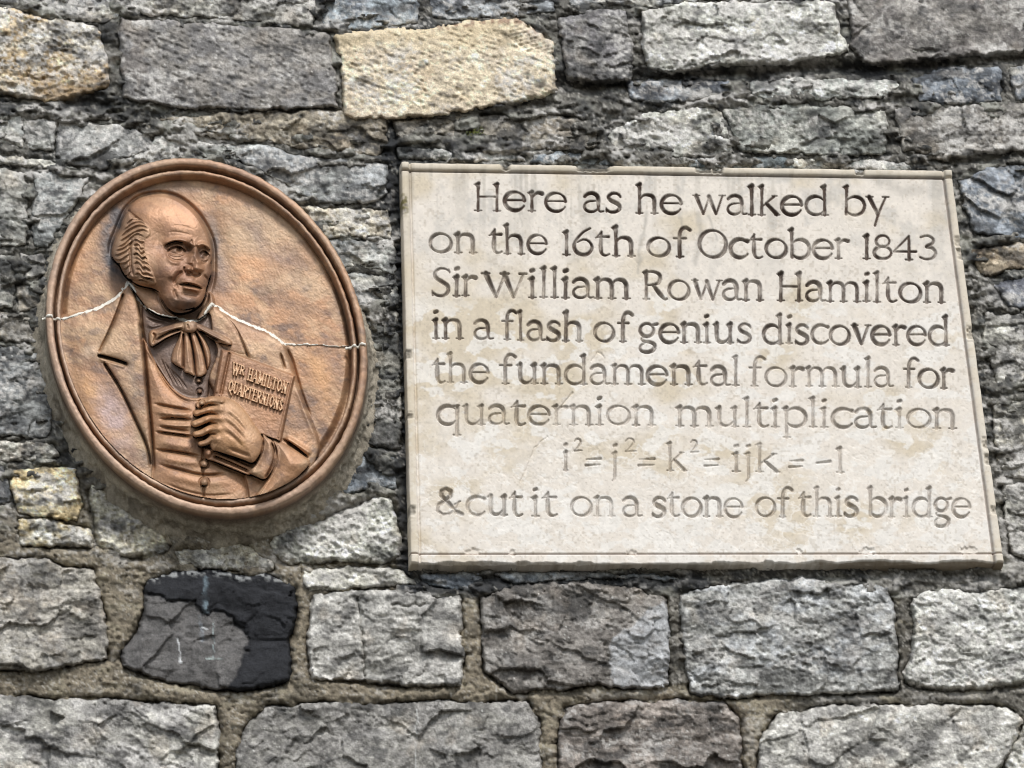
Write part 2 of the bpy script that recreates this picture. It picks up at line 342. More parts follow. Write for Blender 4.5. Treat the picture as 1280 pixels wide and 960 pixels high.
def stonecol(kind, x, y, s, c1, c2, lich, h):
    x = x+s*31.1; y = y+s*7.7
    C1, C2 = lin(*c1)*1.2*(.88+.3*_h(np.array([s]), np.array([2]), 8)[0]), lin(*c2)*1.2
    t = sstep(-0.25, 0.35, fbm(x/34, y/22, s+20, 4)+0.25*vnoise(x/5, y/4, s+22))[..., None]
    C = C1*(1-t)+C2*t
    C = C*(1+0.42*fbm(x/10, y/6, s+30, 4)+0.24*vnoise(x/2.6, y/2.3, s+33))[..., None]
    # crystals, calcite and chipped-off freshness at the scale of a few millimetres
    g = .85*vnoise(x/5.2, y/3.6, s+81)+.6*vnoise(x/2.6, y/2.2, s+82)+1.3*fbm(x/30, y/15, s+83, 4)
    k = (sstep(.22, .80, g+.3*(lich-.2))*.72)[..., None]; k = k*(.4 if kind == 'pock' else min(.35+1.7*lich, 1)); C = C*(1-k)+(C*1.9+lin(120, 120, 118)*.55)*k
    k = (sstep(.25, .85, -g)*.62)[..., None]; k = k*(.4 if kind == 'pock' else 1); C = C*(1-k)+C*.34*k
    # lichen: small pale rosettes gathered in patches
    pm = sstep(0.30-lich*0.75, 0.75-lich*0.55, fbm(x/40, y/26, s+40, 3)+0.25)
    sp = sstep(-0.10, 0.40, vnoise(x/4.2, y/3.6, s+41)+0.7*vnoise(x/2.0, y/1.8, s+42)+lich*0.25)
    k = (pm*sp*(0.35+0.6*lich))[..., None]
    C = C*(1-k)+lin(214, 211, 205)*k
    # stray white specks, soot-dark algae, a little iron
    k = sstep(0.80, 0.92, vnoise(x/2.7, y/2.7, s+50)*0.6+0.5*vnoise(x/1.7, y/1.9, s+51))[..., None]*0.7
    C = C*(1-k)+lin(225, 225, 218)*k
    k = (sstep(0.12, 0.42, fbm(x/26, y/16, s+60, 4))*(0.6 if kind not in ('pock',) else 0.12))[..., None]
    C = C*(1-k)+lin(58, 58, 58)*k
    k = (sstep(0.25, 0.6, fbm(x/30, y/30, s+70, 3))*0.25)[..., None]
    return np.clip(C*(1-k)+C*np.array([1.12, 0.95, 0.78])*k, 0.008, 0.85)

def wall_marks(U, V, C):
    """marks that run over stones and joints alike: lime runs, lichen, soot, painted joint shade"""
    up = sstep(760, 640, V+25*vnoise(U/70, V/70, 301))
    n = fbm(U/46, V/24, 311, 5)+.30*vnoise(U/4.5, V/3.6, 312)+.18*vnoise(U/2.1, V/1.9, 313)
    for u, v, ru, rv, a in ((250,168,60,22,.5),(80,170,60,22,.25),(440,270,60,30,.35),(420,650,80,40,.55),(160,650,50,40,.5),(60,600,60,30,.2),(840,165,90,22,.45),(620,190,120,14,.35),(960,110,120,14,.3),(60,50,70,50,.4),
                            (930,45,130,45,.35),(1220,780,90,60,.5),(60,250,60,60,.15),(450,330,50,40,.2),(110,900,120,40,.3),(1150,900,100,30,.3),(430,720,80,16,.6),(240,712,60,8,.6),(1230,560,50,120,.2)):
        n = n+a*np.exp(-((U-u)/ru)**2-((V-v)/rv)**2)
    k = (sstep(.22, .55, n)*(.30+.45*up))[..., None]
    C = C*(1-k)+lin(208, 205, 199)*(1+.25*vnoise(U/3, V/2.6, 320))[..., None]*k
    s = fbm(U/38, V/20, 331, 5)+.25*vnoise(U/5, V/4, 332)
    for u, v, ru, rv, a in ((130,95,10,60,.5),(570,172,110,16,.5),(750,120,40,30,.25),(30,330,50,60,.3),(470,560,30,40,.5),(1000,95,220,14,.6),(1230,210,60,20,.4),(1250,350,60,40,.3),(492,420,14,230,.5),(40,132,120,10,.5),(700,728,250,12,.45)):  # soot; the shadow beneath the top-row stones is painted in with it
        s = s+a*np.exp(-((U-u)/ru)**2-((V-v)/rv)**2)
    k = (sstep(.25, .6, s)*(.25+.45*up))[..., None]
    return C*(1-k)+lin(56, 57, 59)*k
def wall_point(u, v, h): return unproj(u, v, WY-h*PXM)
PLQ = [(500,203),(1190,213),(1257,712),(512,713)]
stone_data = []
STONE_LABEL = {(418,43): 'large cream coloured stone with a pocked face', (-60,5): 'rounded stone, white with lichen and rusty gold below', (184,726): 'black slate stone with a grey broken face and chalky drips', (16,588): 'pale golden stone left of the portrait', (151,24): 'long flat grey stone with chisel pocks'}
def build_stone(k, poly, kind, c1, c2, lich, proud, step, extra=None, key=None):
    P = catmull(poly, True, 3) if kind in ('lichen',) else np.array(poly, float)
    u0, v0 = P.min(0)-6; u1, v1 = P.max(0)+6
    if step < 3: u0, v0, u1, v1 = max(u0, -140), max(v0, -130), min(u1, 1420), min(v1, 1120)
    U, V = np.meshgrid(np.arange(u0, u1+step, step, dtype=F4), np.arange(v0, v1+step, step, dtype=F4))
    uu = U+1.8*vnoise(U/19, V/19, k)+1.9*vnoise(U/7, V/7, k+3)+1.1*vnoise(U/2.8, V/2.8, k+6)
    vv = V+1.8*vnoise(U/19, V/19, k+40)+1.9*vnoise(U/7, V/7, k+43)+1.1*vnoise(U/2.8, V/2.8, k+46)
    sd = poly_sd(uu, vv, P)+1.3
    f = facefn(kind, U, V, k)
    sz = min(u1-u0, v1-v0)
    lean = (0.5-_h(np.array([k]), np.array([3]), 1)[0])*6*(V-(v0+v1)/2)/max(v1-v0, 1)
    ew = 2.2 if kind != 'lichen' else 6
    h = proud+lean+f*np.clip(0.55+sd/12, 0.55, 1)+(1.6 if kind != 'lichen' else 3.5)*(dome(sd, max(8, sz*0.3))-1)
    h = h-16*(1-sstep(-2.8, ew, sd))-0.8*(1-sstep(0, 5, sd))
    C = stonecol(kind, U, V, k, c1, c2, lich, h)
    C = wall_marks(U, V, C)
    if extra: h, C = extra(U, V, h, C, sd)
    keepv = sd > -3.2
    keep = keepv[:-1, :-1] & keepv[1:, :-1] & keepv[:-1, 1:] & keepv[1:, 1:]
    # what the plaque and the medallion cover is cut away
    cu, cv = U[:-1, :-1]+step/2, V[:-1, :-1]+step/2
    if step < 3:
        keep &= ~(poly_sd(cu, cv, PLQ) > 5)
        keep &= ~(oval_r(cu, cv-12)[0] < 0.93)
    o = grid_obj('stone', wall_point(U, V, h), keep, M_STONE, WALL, C)
    if o is not None and key in STONE_LABEL: o['label'] = STONE_LABEL[key]
    stone_data.append(P)

def ex_slate(U, V, h, C, sd):
    # the black slate: dark upper part and right side, a grey broken face lower left, chalky drips
    m = poly_sd(U+6*vnoise(U/16, V/16, 2)+3*vnoise(U/5, V/5, 12), V+6*vnoise(U/16, V/16, 7)+3*vnoise(U/5, V/5, 17), [(150,740),(200,748),(240,757),(290,775),(312,802),(308,830),(286,862),(150,870),(130,800)])
    g = (sstep(-1.5, 4.5, m)*np.clip(.9+.3*fbm(U/10, V/8, 15, 3), 0, 1))[..., None]
    n = fbm(U/14, V/10, 5, 4)
    Cd = lin(44, 45, 48)*(1+0.5*n)[..., None]; Cg = lin(108, 106, 104)*(1+0.35*n+.25*fbm(U/5, V/4, 6, 3))[..., None]
    g = g*(.55+.45*sstep(740, 800, V+.4*(300-U)))[..., None]; C = Cd*(1-g)+Cg*g; h = h-2.2*sstep(-1, .6, m)+1.0-3.5*np.exp(-((m+.5)/1.1)**2)*sstep(330, 300, U)*sstep(850, 820, V)
    for (a, b, w, al, col) in (((257,722),(257,765),4.5,.45,(150,170,180)),((250,770),(253,800),3.5,.35,(170,180,188)),((267,775),(267,822),1.1,.7,(190,205,205)),((258,823),(278,823),1.4,.75,(200,215,210)),((253,784),(258,787),2.0,.95,(235,238,238)),((222,798),(227,828),1.3,.9,(228,230,230)),((224,822),(226,828),2.2,.9,(228,230,230))):
        d, T, _ = line_dt(U+vnoise(U/3, V/3, 1), V, [a, b]); k = (sstep(w, w*0.2, d+.35*w*vnoise(U/2.2, V/2.2, 9))*al*np.clip(.75+.7*vnoise(U/6, V/9, 4), .1, 1))[..., None]; C = C*(1-k)+lin(*col)*k
    k = (sstep(9, 1, sd)*sstep(735, 720, V)*0.6*sstep(-.2, .3, vnoise(U/4, V/3, 5)))[..., None]
    return h, C*(1-k)+lin(196, 198, 196)*k
def ex_patch(U, V, h, C, sd):
    m = poly_sd(U+3*vnoise(U/6, V/6, 2), V+3*vnoise(U/6, V/6, 7), [(842,748),(812,758),(790,782),(760,802),(762,836),(768,862),(842,866)])
    k = (sstep(-1, 2, m)*0.8*np.clip(.85+.6*fbm(U/9, V/7, 3, 3), 0, 1))[..., None]; return h+1.5*sstep(-1, 1, m), C*(1-k)+lin(182, 184, 185)*(1+0.3*vnoise(U/3, V/3, 4)+.3*fbm(U/8, V/8, 4, 3))[..., None]*k
def ex_gold(U, V, h, C, sd):
    k = (sstep(70, 112, V+6*vnoise(U/12, V/8, 3))*0.75*sstep(-.5, .3, fbm(U/18, V/10, 5, 3)))[..., None]
    C = C*(1-k)+lin(164, 136, 96)*k
    d, T, _ = line_dt(U, V+2*vnoise(U/7, V/7, 2), [(18,92),(38,97),(55,100)]); return h-3*np.exp(-(d/1.3)**2), C
def ex_cream(U, V, h, C, sd):
    k = (sstep(75, 42, V+8*vnoise(U/14, V/9, 3))*sstep(670, 600, U)*0.6)[..., None]
    C = C*(1-k)+lin(214, 196, 160)*k
    m = poly_sd(U, V, [(640,22),(690,50),(692,70),(660,66),(636,48)]); k2 = sstep(-1, 1, m)
    h = h-3.0*k2+0.9*k2*np.sin(V*1.3+U*0.3)
    k = (sstep(10, 2, sd)*sstep(60, 30, V)*sstep(-.2, .3, vnoise(U/5, V/4, 5))*sstep(520, 560, U)*.6)[..., None]
    return h, C*(1-k)+lin(110, 62, 52)*k
def ex_vein(lines, col=(200,200,196)):
    def f(U, V, h, C, sd):
        for p, w, a in lines:
            d, T, _ = line_dt(U+1.5*vnoise(U/9, V/9, 3), V+1.5*vnoise(U/9, V/9, 8), p); k = (sstep(w, w*0.3, d)*a)[..., None]; C = C*(1-k)+lin(*col)*k
        return h, C
    return f
def ex_crack(lines):
    def f(U, V, h, C, sd):
        for p, w, a in lines:
            d, T, _ = line_dt(U+2.2*vnoise(U/7, V/7, 3), V+2.2*vnoise(U/7, V/7, 8), p); h = h-a*np.exp(-(d/w)**2)
        return h, C
    return f
EX = {(-60,5): ex_gold, (418,43): ex_cream, (184,726): ex_slate, (603,746): ex_patch,
      (392,748): ex_crack([([(448,742),(453,800),(458,855)],1.3,6),([(490,757),(530,756)],1.4,4)]),
      (850,742): ex_vein([([(852,752),(900,750),(950,745),(990,738)],1.6,.8),([(985,770),(990,800),(1002,830)],.9,.5)]),
      (334,884): ex_vein([([(522,888),(519,960)],1.1,.8)]),
      (-60,866): ex_crack([([(118,880),(120,960)],1.2,3)])}
# ---------------------------------------------------------------- the portrait medallion, sculpted as a relief
# heights in photo pixels (1 px is about 1.3 mm of bronze-coloured cast); outlines are read off the photograph
EC = (258.14, 419.47); EA, EB = 230.3, 193.9          # oval of the rim's outer edge, and its long axis direction
EDX, EDY = -0.43741, -0.89926
def oval_r(u, v):
    x = u-EC[0]; y = v-EC[1]
    a = x*EDX+y*EDY; b = -x*EDY+y*EDX
    return np.hypot(a/EA, b/EB), np.arctan2(b/EB, a/EA)

class Relief:
    def __init__(s, U, V):
        s.U, s.V = U, V; s.H = np.zeros(U.shape, F4); s.L = np.zeros(U.shape, np.int32)
        s.names = ['background_disc']; s.gs = 2.0; s.GR = np.zeros(U.shape, F4)
        s.u0, s.v0, s.st = U[0, 0], V[0, 0], U[0, 1]-U[0, 0]
    def win(s, P, m):
        P = np.asarray(P, float)
        c = lambda x, n: int(min(max(x, 0), n))
        a = c((P[:, 0].min()-m-s.u0)/s.st, s.U.shape[1]); b = c((P[:, 0].max()+m-s.u0)/s.st+1, s.U.shape[1])
        e = c((P[:, 1].min()-m-s.v0)/s.st, s.U.shape[0]); f = c((P[:, 1].max()+m-s.v0)/s.st+1, s.U.shape[0])
        return slice(e, f), slice(a, b)
    def lab(s, name):
        if name not in s.names: s.names.append(name)
        return s.names.index(name)
    def shape(s, pts, name, fn, smooth=True, mode='set', soft=1.2, warp=0.0):
        """lay a closed shape on the relief; fn(u, v, sd, H) gives its height"""
        P = catmull(pts, True, 5) if smooth else np.array(pts, float)
        w = s.win(P, 4); U, V = s.U[w], s.V[w]
        if U.size == 0: return
        sd = poly_sd(U, V, P)
        H = s.H[w]; h = fn(U, V, sd, H)
        k = sstep(-soft*0.5, soft, sd)
        if mode == 'max': n = np.maximum(H, mix(H, h, k)); m = (n > H+0.05) & (sd > 0)
        else: n = mix(H, h, k); m = sd > 0
        s.H[w] = n
        if name: s.L[w] = np.where(m, s.lab(name), s.L[w])
    def stroke(s, pts, amp, w0, taper=0.25, smooth=True, mask=None, name=None, sharp=2.0, groove_dirt=0.0, w1=None):
        """add a ridge (amp > 0) or cut a groove (amp < 0) along a line"""
        P = catmull(pts, False, 5) if smooth and len(pts) > 2 else np.array(pts, float)
        w = s.win(P, w0*3+2); U, V = s.U[w], s.V[w]
        if U.size == 0: return
        d, T, side = line_dt(U, V, P)
        ww = w0 if w1 is None else mix(w0, w1, T)
        e = np.minimum(sstep(0, taper, T), sstep(0, taper, 1-T)) if taper > 0 else 1.0
        k = np.exp(-(d/ww)**sharp)*e
        if mask is not None: k = k*mask[w]
        s.H[w] += ((amp*s.gs if amp < 0 else amp)*k).astype(F4)
        if amp < 0: s.GR[w] = np.maximum(s.GR[w], k*groove_dirt)
        if name: s.L[w] = np.where(k > 0.35, s.lab(name), s.L[w])
    def blob(s, u, v, ru, rv, amp, rot=0.0, pw=2.0, mask=None):
        P = [(u-ru*2.6-rv, v-rv*2.6-ru), (u+ru*2.6+rv, v+rv*2.6+ru)]
        w = s.win(P, 6); U, V = s.U[w]-u, s.V[w]-v
        c, n = math.cos(rot), math.sin(rot)
        a = (U*c+V*n)/ru; b = (-U*n+V*c)/rv
        k = np.exp(-(a*a+b*b)**(pw/2))
        if mask is not None: k = k*mask[w]
        s.H[w] += (amp*k).astype(F4)
    def maskof(s, *names):
        m = np.zeros(s.U.shape, F4)
        for n in names: m = np.maximum(m, (s.L == s.lab(n)).astype(F4))
        return m
    def blur(s, n=1, where=None):
        H = s.H
        for _ in range(n):
            G = H.copy()
            G[1:-1, 1:-1] = (H[1:-1, 1:-1]*4+H[:-2, 1:-1]*2+H[2:, 1:-1]*2+H[1:-1, :-2]*2+H[1:-1, 2:]*2+H[:-2, :-2]+H[:-2, 2:]+H[2:, :-2]+H[2:, 2:])/16
            H = G if where is None else mix(H, G, where)
        s.H = H.astype(F4)

def sculpt(step):
    us = np.arange(52, 463, step, dtype=F4); vs = np.arange(194, 652, step, dtype=F4)
    U, V = np.meshgrid(us, vs); R = Relief(U, V)
    S, B, G = R.shape, R.blob, R.stroke
    # the field: a shallow dish, hollowed a little beside the head
    r, th = oval_r(U, V)
    R.H[:] = 1.5-3*r*r-8*sstep(.86, .905, r)
    B(300, 330, 80, 70, -1.0); B(150, 300, 14, 50, -2.5, 0.35); B(275, 300, 10, 50, -1.5, -0.25)
    R.H += 0.35*fbm(U/16, V/16, 3, 4)
    # ---- right coat sleeve and shoulder (viewer's right)
    coatR = [(257,393),(264,381),(278,389),(299,401),(331,414),(355,429),(361,446),(370,470),(377,492),(389,524),(399,553),(396,575),(386,590),(360,612),(330,628),(300,640),(262,640),(262,600),(290,540),(262,480),(246,430)]
    S(coatR, 'coat', lambda u, v, d, H: 4.5+4.5*dome(d, 5)+4.0*dome(d, 30)+2.0*np.exp(-((u-320)**2+(v-430)**2)/2500), soft=2)
    G([(355,431),(364,448),(370,469),(377,492),(389,525)], -2.2, 1.8, 0.15)
    G([(350,440),(357,463)], -2.6, 1.3, 0.3)
    G([(369,480),(384,522),(398,552)], 1.6, 4, 0.2)
    G([(292,410),(300,425),(312,450)], -3.2, 1.5, 0.2)
    G([(296,412),(305,425),(318,450)], 1.5, 3.5, 0.2)
    # the far lapel
    S([(264,382),(278,391),(296,411),(308,440),(300,444),(280,436),(262,410)], 'lapel', lambda u, v, d, H: 10+3.5*dome(d, 6), soft=1.6)
    # coat skirt at lower right behind the sleeve
    G([(300,585),(302,605),(305,626)], -3.0, 1.6, 0.1)
    # folds below the elbow
    G([(356,546),(372,556),(390,568)], 3.0, 3.2, 0.15); G([(358,553),(373,563),(386,573)], -3.2, 1.4, 0.15)
    G([(352,548),(370,560),(384,574)], -2.2, 1.4, 0.15)
    # ---- left coat
    coatL = [(40,398),(70,395),(120,385),(141,374),(158,356),(172,380),(180,430),(185,494),(191,552),(193,600),(180,620),(120,600),(60,520)]
    S(coatL, 'coat', lambda u, v, d, H: 4.5+3*dome(d, 5)+4.5*dome(d, 34)-0.016*np.maximum(150-u, 0)*2, soft=2)
    B(120, 420, 30, 22, 1.5); B(110, 500, 14, 50, 1.2, -0.5); B(85, 440, 9, 60, -1.2, -0.2)
    # ---- shirt front
    S([(178,384),(200,394),(222,400),(246,401),(262,392),(266,420),(272,440),(262,470),(258,500),(237,499),(217,487),(198,460),(184,436)], 'shirt', lambda u, v, d, H: 5+5*dome(d, 25), soft=1)
    for k in range(4):
        G([(200+k*5,445+k*6),(207+k*6,462+k*4),(217+k*6,482+k*2)], -0.8, 1.2, 0.3)
    G([(183,402),(190,408),(206,404)], 2, 2.2, 0.3); G([(181,396),(196,402),(214,404)], -1.5, 1.2, 0.3)
    # ---- waistcoat
    wc = [(177,425),(186,434),(197,458),(216,485),(236,497),(258,497),(266,505),(275,540),(305,590),(307,640),(250,646),(195,620),(191,560),(184,494)]
    S(wc, 'waistcoat', lambda u, v, d, H: 6+6.5*dome(d, 30)+1.5*np.exp(-((u-238)/26)**2), soft=1.6)
    G([(181,432),(196,457),(216,486),(236,498),(256,498)], 2.2, 2.0, 0.1)         # turned edge of the neck
    G([(190,444),(205,476),(226,498),(244,505)], -0.8, 1.4, 0.2)
    mw = R.maskof('waistcoat')
    fold = [([(190,505),(214,509),(242,514)], -3.6, 1.6), ([(190,513),(214,517),(242,519)], 2.6, 3.2),
            ([(197,523),(220,524),(243,526)], -3.8, 1.5), ([(196,529),(220,531),(244,532)], 2.6, 2.4), ([(196,533),(214,535),(240,539)], -2.2, 1.2),
            ([(191,539),(214,542),(244,546)], -3.8, 1.6), ([(192,537),(216,540),(243,542)], 1.5, 2.0), ([(193,551),(220,556),(246,560)], 2.2, 4.5),
            ([(190,561),(220,565),(254,571)], -4.2, 1.7), ([(193,570),(222,575),(256,580)], 1.8, 4.0),
            ([(193,580),(222,587),(254,594),(288,592)], -3.6, 1.6), ([(196,590),(225,598),(258,603),(292,601)], 1.8, 5.0),
            ([(200,601),(230,613),(262,620),(298,617)], -1.6, 1.8), ([(215,617),(250,627),(290,626)], 1.2, 4.0), ([(262,575),(284,586),(299,592)], -2.0, 1.6)]
    for p, a, w in fold: G([(x, y+1.2*vnoise(np.array([x/17.]), np.array([y/9.]), 3)[0]) for x, y in p], a*(0.62 if a < 0 else 1.0), w*1.1, 0.28, mask=mw)
    G([(254,500),(256,540),(253,575),(254,600),(255,630)], -1.3, 1.2, 0.05, mask=mw)
    G([(258,500),(260,540),(257,575),(259,630)], 0.8, 1.6, 0.05, mask=mw)
    # ---- near lapel: collar wing, notch, long lower lapel
    S([(158.5,354),(164,360),(171,376),(176,402),(179,432),(184,494),(188,530),(190,585),(184,560),(170,526),(151,488),(131,453),(158,457),(148,450),(122,443),(133,420),(146,392),(154,368)], 'lapel',
      lambda u, v, d, H: H*0+12.0+3.6*dome(d, 9)-0.02*np.abs(v-440), soft=1.6)
    G([(155,366),(146,392),(134,420),(123,442)], -3.4, 1.4, 0.05)
    G([(121,444),(140,449),(161,456)], -4.5, 1.5, 0.12)
    G([(123,448),(140,454),(158,459)], 1.6, 2.2, 0.12)
    G([(129,452),(151,487),(169,525),(184,559),(189,586)], -4.2, 1.5, 0.05)
    G([(175,402),(180,440),(185,494),(190,548),(192,590)], -4.8, 1.7, 0.05)
    B(117, 440, 6, 9, 1.2)
    # ---- collar of the shirt, and the neckcloth behind it
    S([(160,353),(176,357),(198,365),(203,375),(212,388),(222,397),(205,397),(186,388),(174,374)], 'collar', lambda u, v, d, H: 10+5*dome(d, 12)+0.06*(u-170), soft=1.5)
    G([(161,352),(180,357),(199,363)], 2.2, 1.6, 0.1)
    G([(199,364),(201,376),(207,387),(217,395)], 2.5, 1.5, 0.1)
    S([(262,366),(267,372),(268,384),(258,394),(246,400),(250,390),(259,378)], 'collar', lambda u, v, d, H: 10+4*dome(d, 5), soft=1.5)
    G([(181,386),(196,396),(216,402),(236,404)], -1.5, 1.3, 0.1)
    # ---- head
    R.gs = 1.3
    head = [(160,274),(162,260),(174,249),(193,244),(210,245),(228,253),(245,268),(255.5,284.5),(261.5,299),(264.5,312),(265.5,322),(263.7,333),(264.5,342),(262,352),(259,362),(256,374),(249,384),(236,391.5),(220,393),(209,387),(201,375),(194,364),(170,357),(152,340),(146,310)]
    def hfun(u, v, d, H):
        base = 14+20*dome(d, 34)
        # the skull is a ball turned three quarters to the right; the jaw recedes
        sk = 22*np.sqrt(np.maximum(1-((u-214)/58)**2-((v-296)/62)**2, 0))
        return np.maximum(base, 14+sk*0.9+0*H)*1.0-0.03*np.maximum(v-345, 0)
    R.gs = 1.0
    G([(138,322),(138,306),(145,287),(151,272),(158,259),(173,246),(193,241),(211,242),(230,250),(247.5,266),(258.5,283),(265,298),(268,314),(268,336),(267,350),(262,368)], -4.2, 2.2, 0.06)
    R.gs = 1.3
    S(head, 'head', hfun, soft=2.2)
    mh = R.maskof('head')
    # forehead, brow bosses, hollow of the temple, cheek and jaw masses
    B(207, 266, 30, 17, 1.5, -0.1, mask=mh); B(245, 284, 10, 15, 1.6, mask=mh); B(222, 285, 17, 9, 1.4, mask=mh)
    B(198, 300, 8, 16, -2.6, 0.15, mask=mh)
    B(209, 334, 15, 14, 4.6, 0.5, mask=mh); B(204, 352, 9, 16, 2.4, 0.25, mask=mh); B(260, 336, 4, 8, 1.8, mask=mh)
    B(213, 370, 12, 12, 4.2, 0.4, mask=mh)
    # sockets under a heavy brow
    B(221, 312.5, 14, 7.5, -9.5, 0.10, pw=2.8, mask=mh); B(254.5, 318.5, 8.0, 8.0, -9.5, 0.2, pw=2.8, mask=mh)
    B(236.5, 311.5, 4.5, 7, -6.5, 0.1, mask=mh); B(248.5, 316, 2.6, 6, -3.0, mask=mh)
    G([(203,306.5),(211,302),(220,299.5),(230,300.5),(238,305)], 3.8, 3.0, 0.2, mask=mh)
    G([(245,308),(252,305),(259,307.5),(264,313)], 3.8, 2.6, 0.15, mask=mh)
    G([(238,302),(242,306),(246,307)], 2.2, 3.6, 0.3, mask=mh); G([(239,299),(241,306)], -1.0, 1.1, 0.3, mask=mh)
    # eyeballs, then lids over them
    B(221, 313, 9.4, 5.0, 7.8, 0.08, pw=3, mask=mh); B(255, 319, 6.4, 5.0, 7.6, 0.2, pw=3, mask=mh)
    B(224, 312.4, 2.9, 3.0, -4.6, pw=3, mask=mh); B(257, 318.6, 2.4, 2.9, -4.6, pw=3, mask=mh)
    B(223.4, 311.6, 0.9, 0.9, 2.4, mask=mh); B(256.5, 317.8, 0.8, 0.9, 2.4, mask=mh)
    G([(207,313.5),(213,308.6),(221,306.6),(229,309),(235,315)], 3.6, 1.35, 0.18, mask=mh)
    G([(208,315.5),(214,311.2),(221,309.4),(228,311.6),(233,316)], -1.9, 0.8, 0.15, mask=mh)
    G([(205,309.5),(212,304.8),(221,303.2),(231,305.2)], -2.4, 1.1, 0.2, mask=mh)
    G([(248.5,317),(252,312.8),(257,312.8),(261.5,316.5),(263,321)], 3.4, 1.2, 0.18, mask=mh)
    G([(249.5,319),(253,315.6),(257,315.4),(261,319)], -1.8, 0.8, 0.15, mask=mh)
    G([(210,316.4),(216,319),(224,319.4),(232,317)], 2.6, 1.3, 0.2, mask=mh)
    G([(207,316),(211,321.5),(220,325.5),(231,323.5)], -1.6, 1.2, 0.25, mask=mh)
    G([(208,321),(215,327.5),(226,329)], 1.8, 2.6, 0.3, mask=mh)
    G([(250,323.6),(255,325.4),(261,323)], 2.6, 1.2, 0.2, mask=mh); G([(250,328.5),(255,330),(260,327)], -1.2, 1.2, 0.25, mask=mh)
    # nose in three quarter view: ridge, ball, wings, nostrils
    G([(243,309),(245,318),(247.5,327),(248.0,333)], 6.6, 3.5, 0.25, mask=mh, w1=4.8)
    G([(240,316),(239,325),(238,332)], 3.4, 3.6, 0.25, mask=mh)
    B(246.5, 334.5, 5.6, 4.8, 6.8, 0.15, pw=2.6, mask=mh); B(235.8, 336.0, 4.2, 3.6, 6.2, -0.1, pw=2.6, mask=mh); B(252.5, 336.5, 2.4, 2.8, 3.0, mask=mh)
    G([(231,333),(230.2,337.5),(233,341)], -2.6, 1.1, 0.2, mask=mh); G([(240.4,331.5),(240.6,337)], -1.6, 1.2, 0.25, mask=mh)
    G([(232,342.4),(239,344),(246,345),(252,342)], -2.6, 1.5, 0.2, mask=mh)
    B(239, 341.4, 2.2, 1.3, -2.6, 0.1, mask=mh); B(249, 342, 1.8, 1.2, -2.2, 0.1, mask=mh)
    # fold from the nose to the mouth, lips
    G([(229.5,338.5),(223.5,343),(219,349),(217.5,356)], -2.9, 1.9, 0.22, mask=mh)
    G([(225,334),(217,341),(212,350)], 2.6, 3.6, 0.3, mask=mh)
    G([(217,360),(219,368),(223,375)], -1.8, 2.2, 0.3, mask=mh); G([(254,343),(259,349),(260,357)], -1.8, 1.4, 0.25, mask=mh)
    B(238, 350.5, 13, 5.0, 3.8, 0.18, mask=mh); G([(243,345.5),(244,350.5)], -1.1, 1.2, 0.2, mask=mh)
    G([(225,353.4),(233,352.4),(241,353.6),(248,356),(254,359.6)], 2.4, 1.5, 0.2, mask=mh)
    G([(222,355.6),(230,356),(238,357),(246,359),(254,362)], -2.6, 0.9, 0.14, mask=mh)
    G([(227,359.4),(235,360.4),(243,362),(251,364.4)], 4.2, 2.1, 0.22, mask=mh)
    G([(225,366),(235,368),(245,369.4),(251,369)], -1.3, 2.6, 0.25, mask=mh)
    B(220.5, 357, 2.2, 2.6, -1.6, mask=mh)
    B(238, 378, 12, 7.5, 4.2, 0.1, mask=mh); G([(217,385),(230,389),(246,385)], -1.6, 1.8, 0.2, mask=mh)
    G([(207,366),(211,379),(221,388)], 1.8, 3.4, 0.25, mask=mh)
    G([(206,291),(222,290),(243,295)], -0.5, 1.2, 0.3, mask=mh); G([(209,283),(226,282),(246,288)], -0.4, 1.2, 0.3, mask=mh)
    # ---- hair, side whiskers
    hair = [(160,265),(167,268),(178,276),(187,285),(188,294),(181,300),(180,312),(184,325),(190,338),(194,348),(195,356),(186,357),(174,353),(160,349),(154,340),(149,333),(141,325),(139,316),(141,306),(145,296),(150,286),(153,276)]
    S(hair, 'hair', lambda u, v, d, H: mix(15+9*dome(d, 10)+3.0*dome(d, 24)+0.14*(u-145), H+0.3+1.2*dome(d, 4), sstep(166, 184, u)), soft=1.8)
    mr = R.maskof('hair')
    rh = random.Random(5)
    def lock(p, a=3.0, w=1.5, fine=True):
        """a tress of hair: a rounded wave with a cut under it and a few fine strands along it"""
        p = [(x+rh.uniform(-1.3, 1.3), y+rh.uniform(-1.0, 1.0)) for x, y in p]; a *= rh.uniform(.5, .95); w *= rh.uniform(.85, 1.35)
        G(p, a, w, 0.3, mask=mr); G([(x+.5, y+2.3) for x, y in p], -a*.62, w*.62, 0.2, mask=mr)
        if fine:
            for o in (-.9, .8): G([(x+o*.2+rh.uniform(-.3, .3), y+o) for x, y in p], -rh.uniform(.3, .7), 0.5, 0.25, mask=mr)
    for p, a in (([(172,269),(165,270),(158,276)],2.0), ([(177,274),(169,272),(162,275),(156,282)],2.6), ([(183,279),(174,275),(165,278),(157,285),(152,291)],3.2),
                 ([(186,284),(178,280),(168,282),(158,290),(149,298)],3.6), ([(187,290),(178,285),(168,288),(157,296),(147,303)],3.6), ([(183,295),(174,291),(165,294),(154,303),(143,308)],3.4),
                 ([(170,298),(161,303),(152,309),(142,313)],3.2), ([(165,306),(157,312),(149,316),(141,318)],3.2), ([(164,314),(156,319),(148,323),(142,322)],3.0), ([(163,321),(156,327),(149,329),(145,327)],2.8),
                 ([(163,329),(157,334),(152,335)],2.4), ([(164,337),(159,342),(155,342)],2.0)): lock(p, a)
    G([(166,298),(162.5,308),(163,320),(163.5,333),(167,347)], -2.6, 1.5, 0.15, mask=mr)
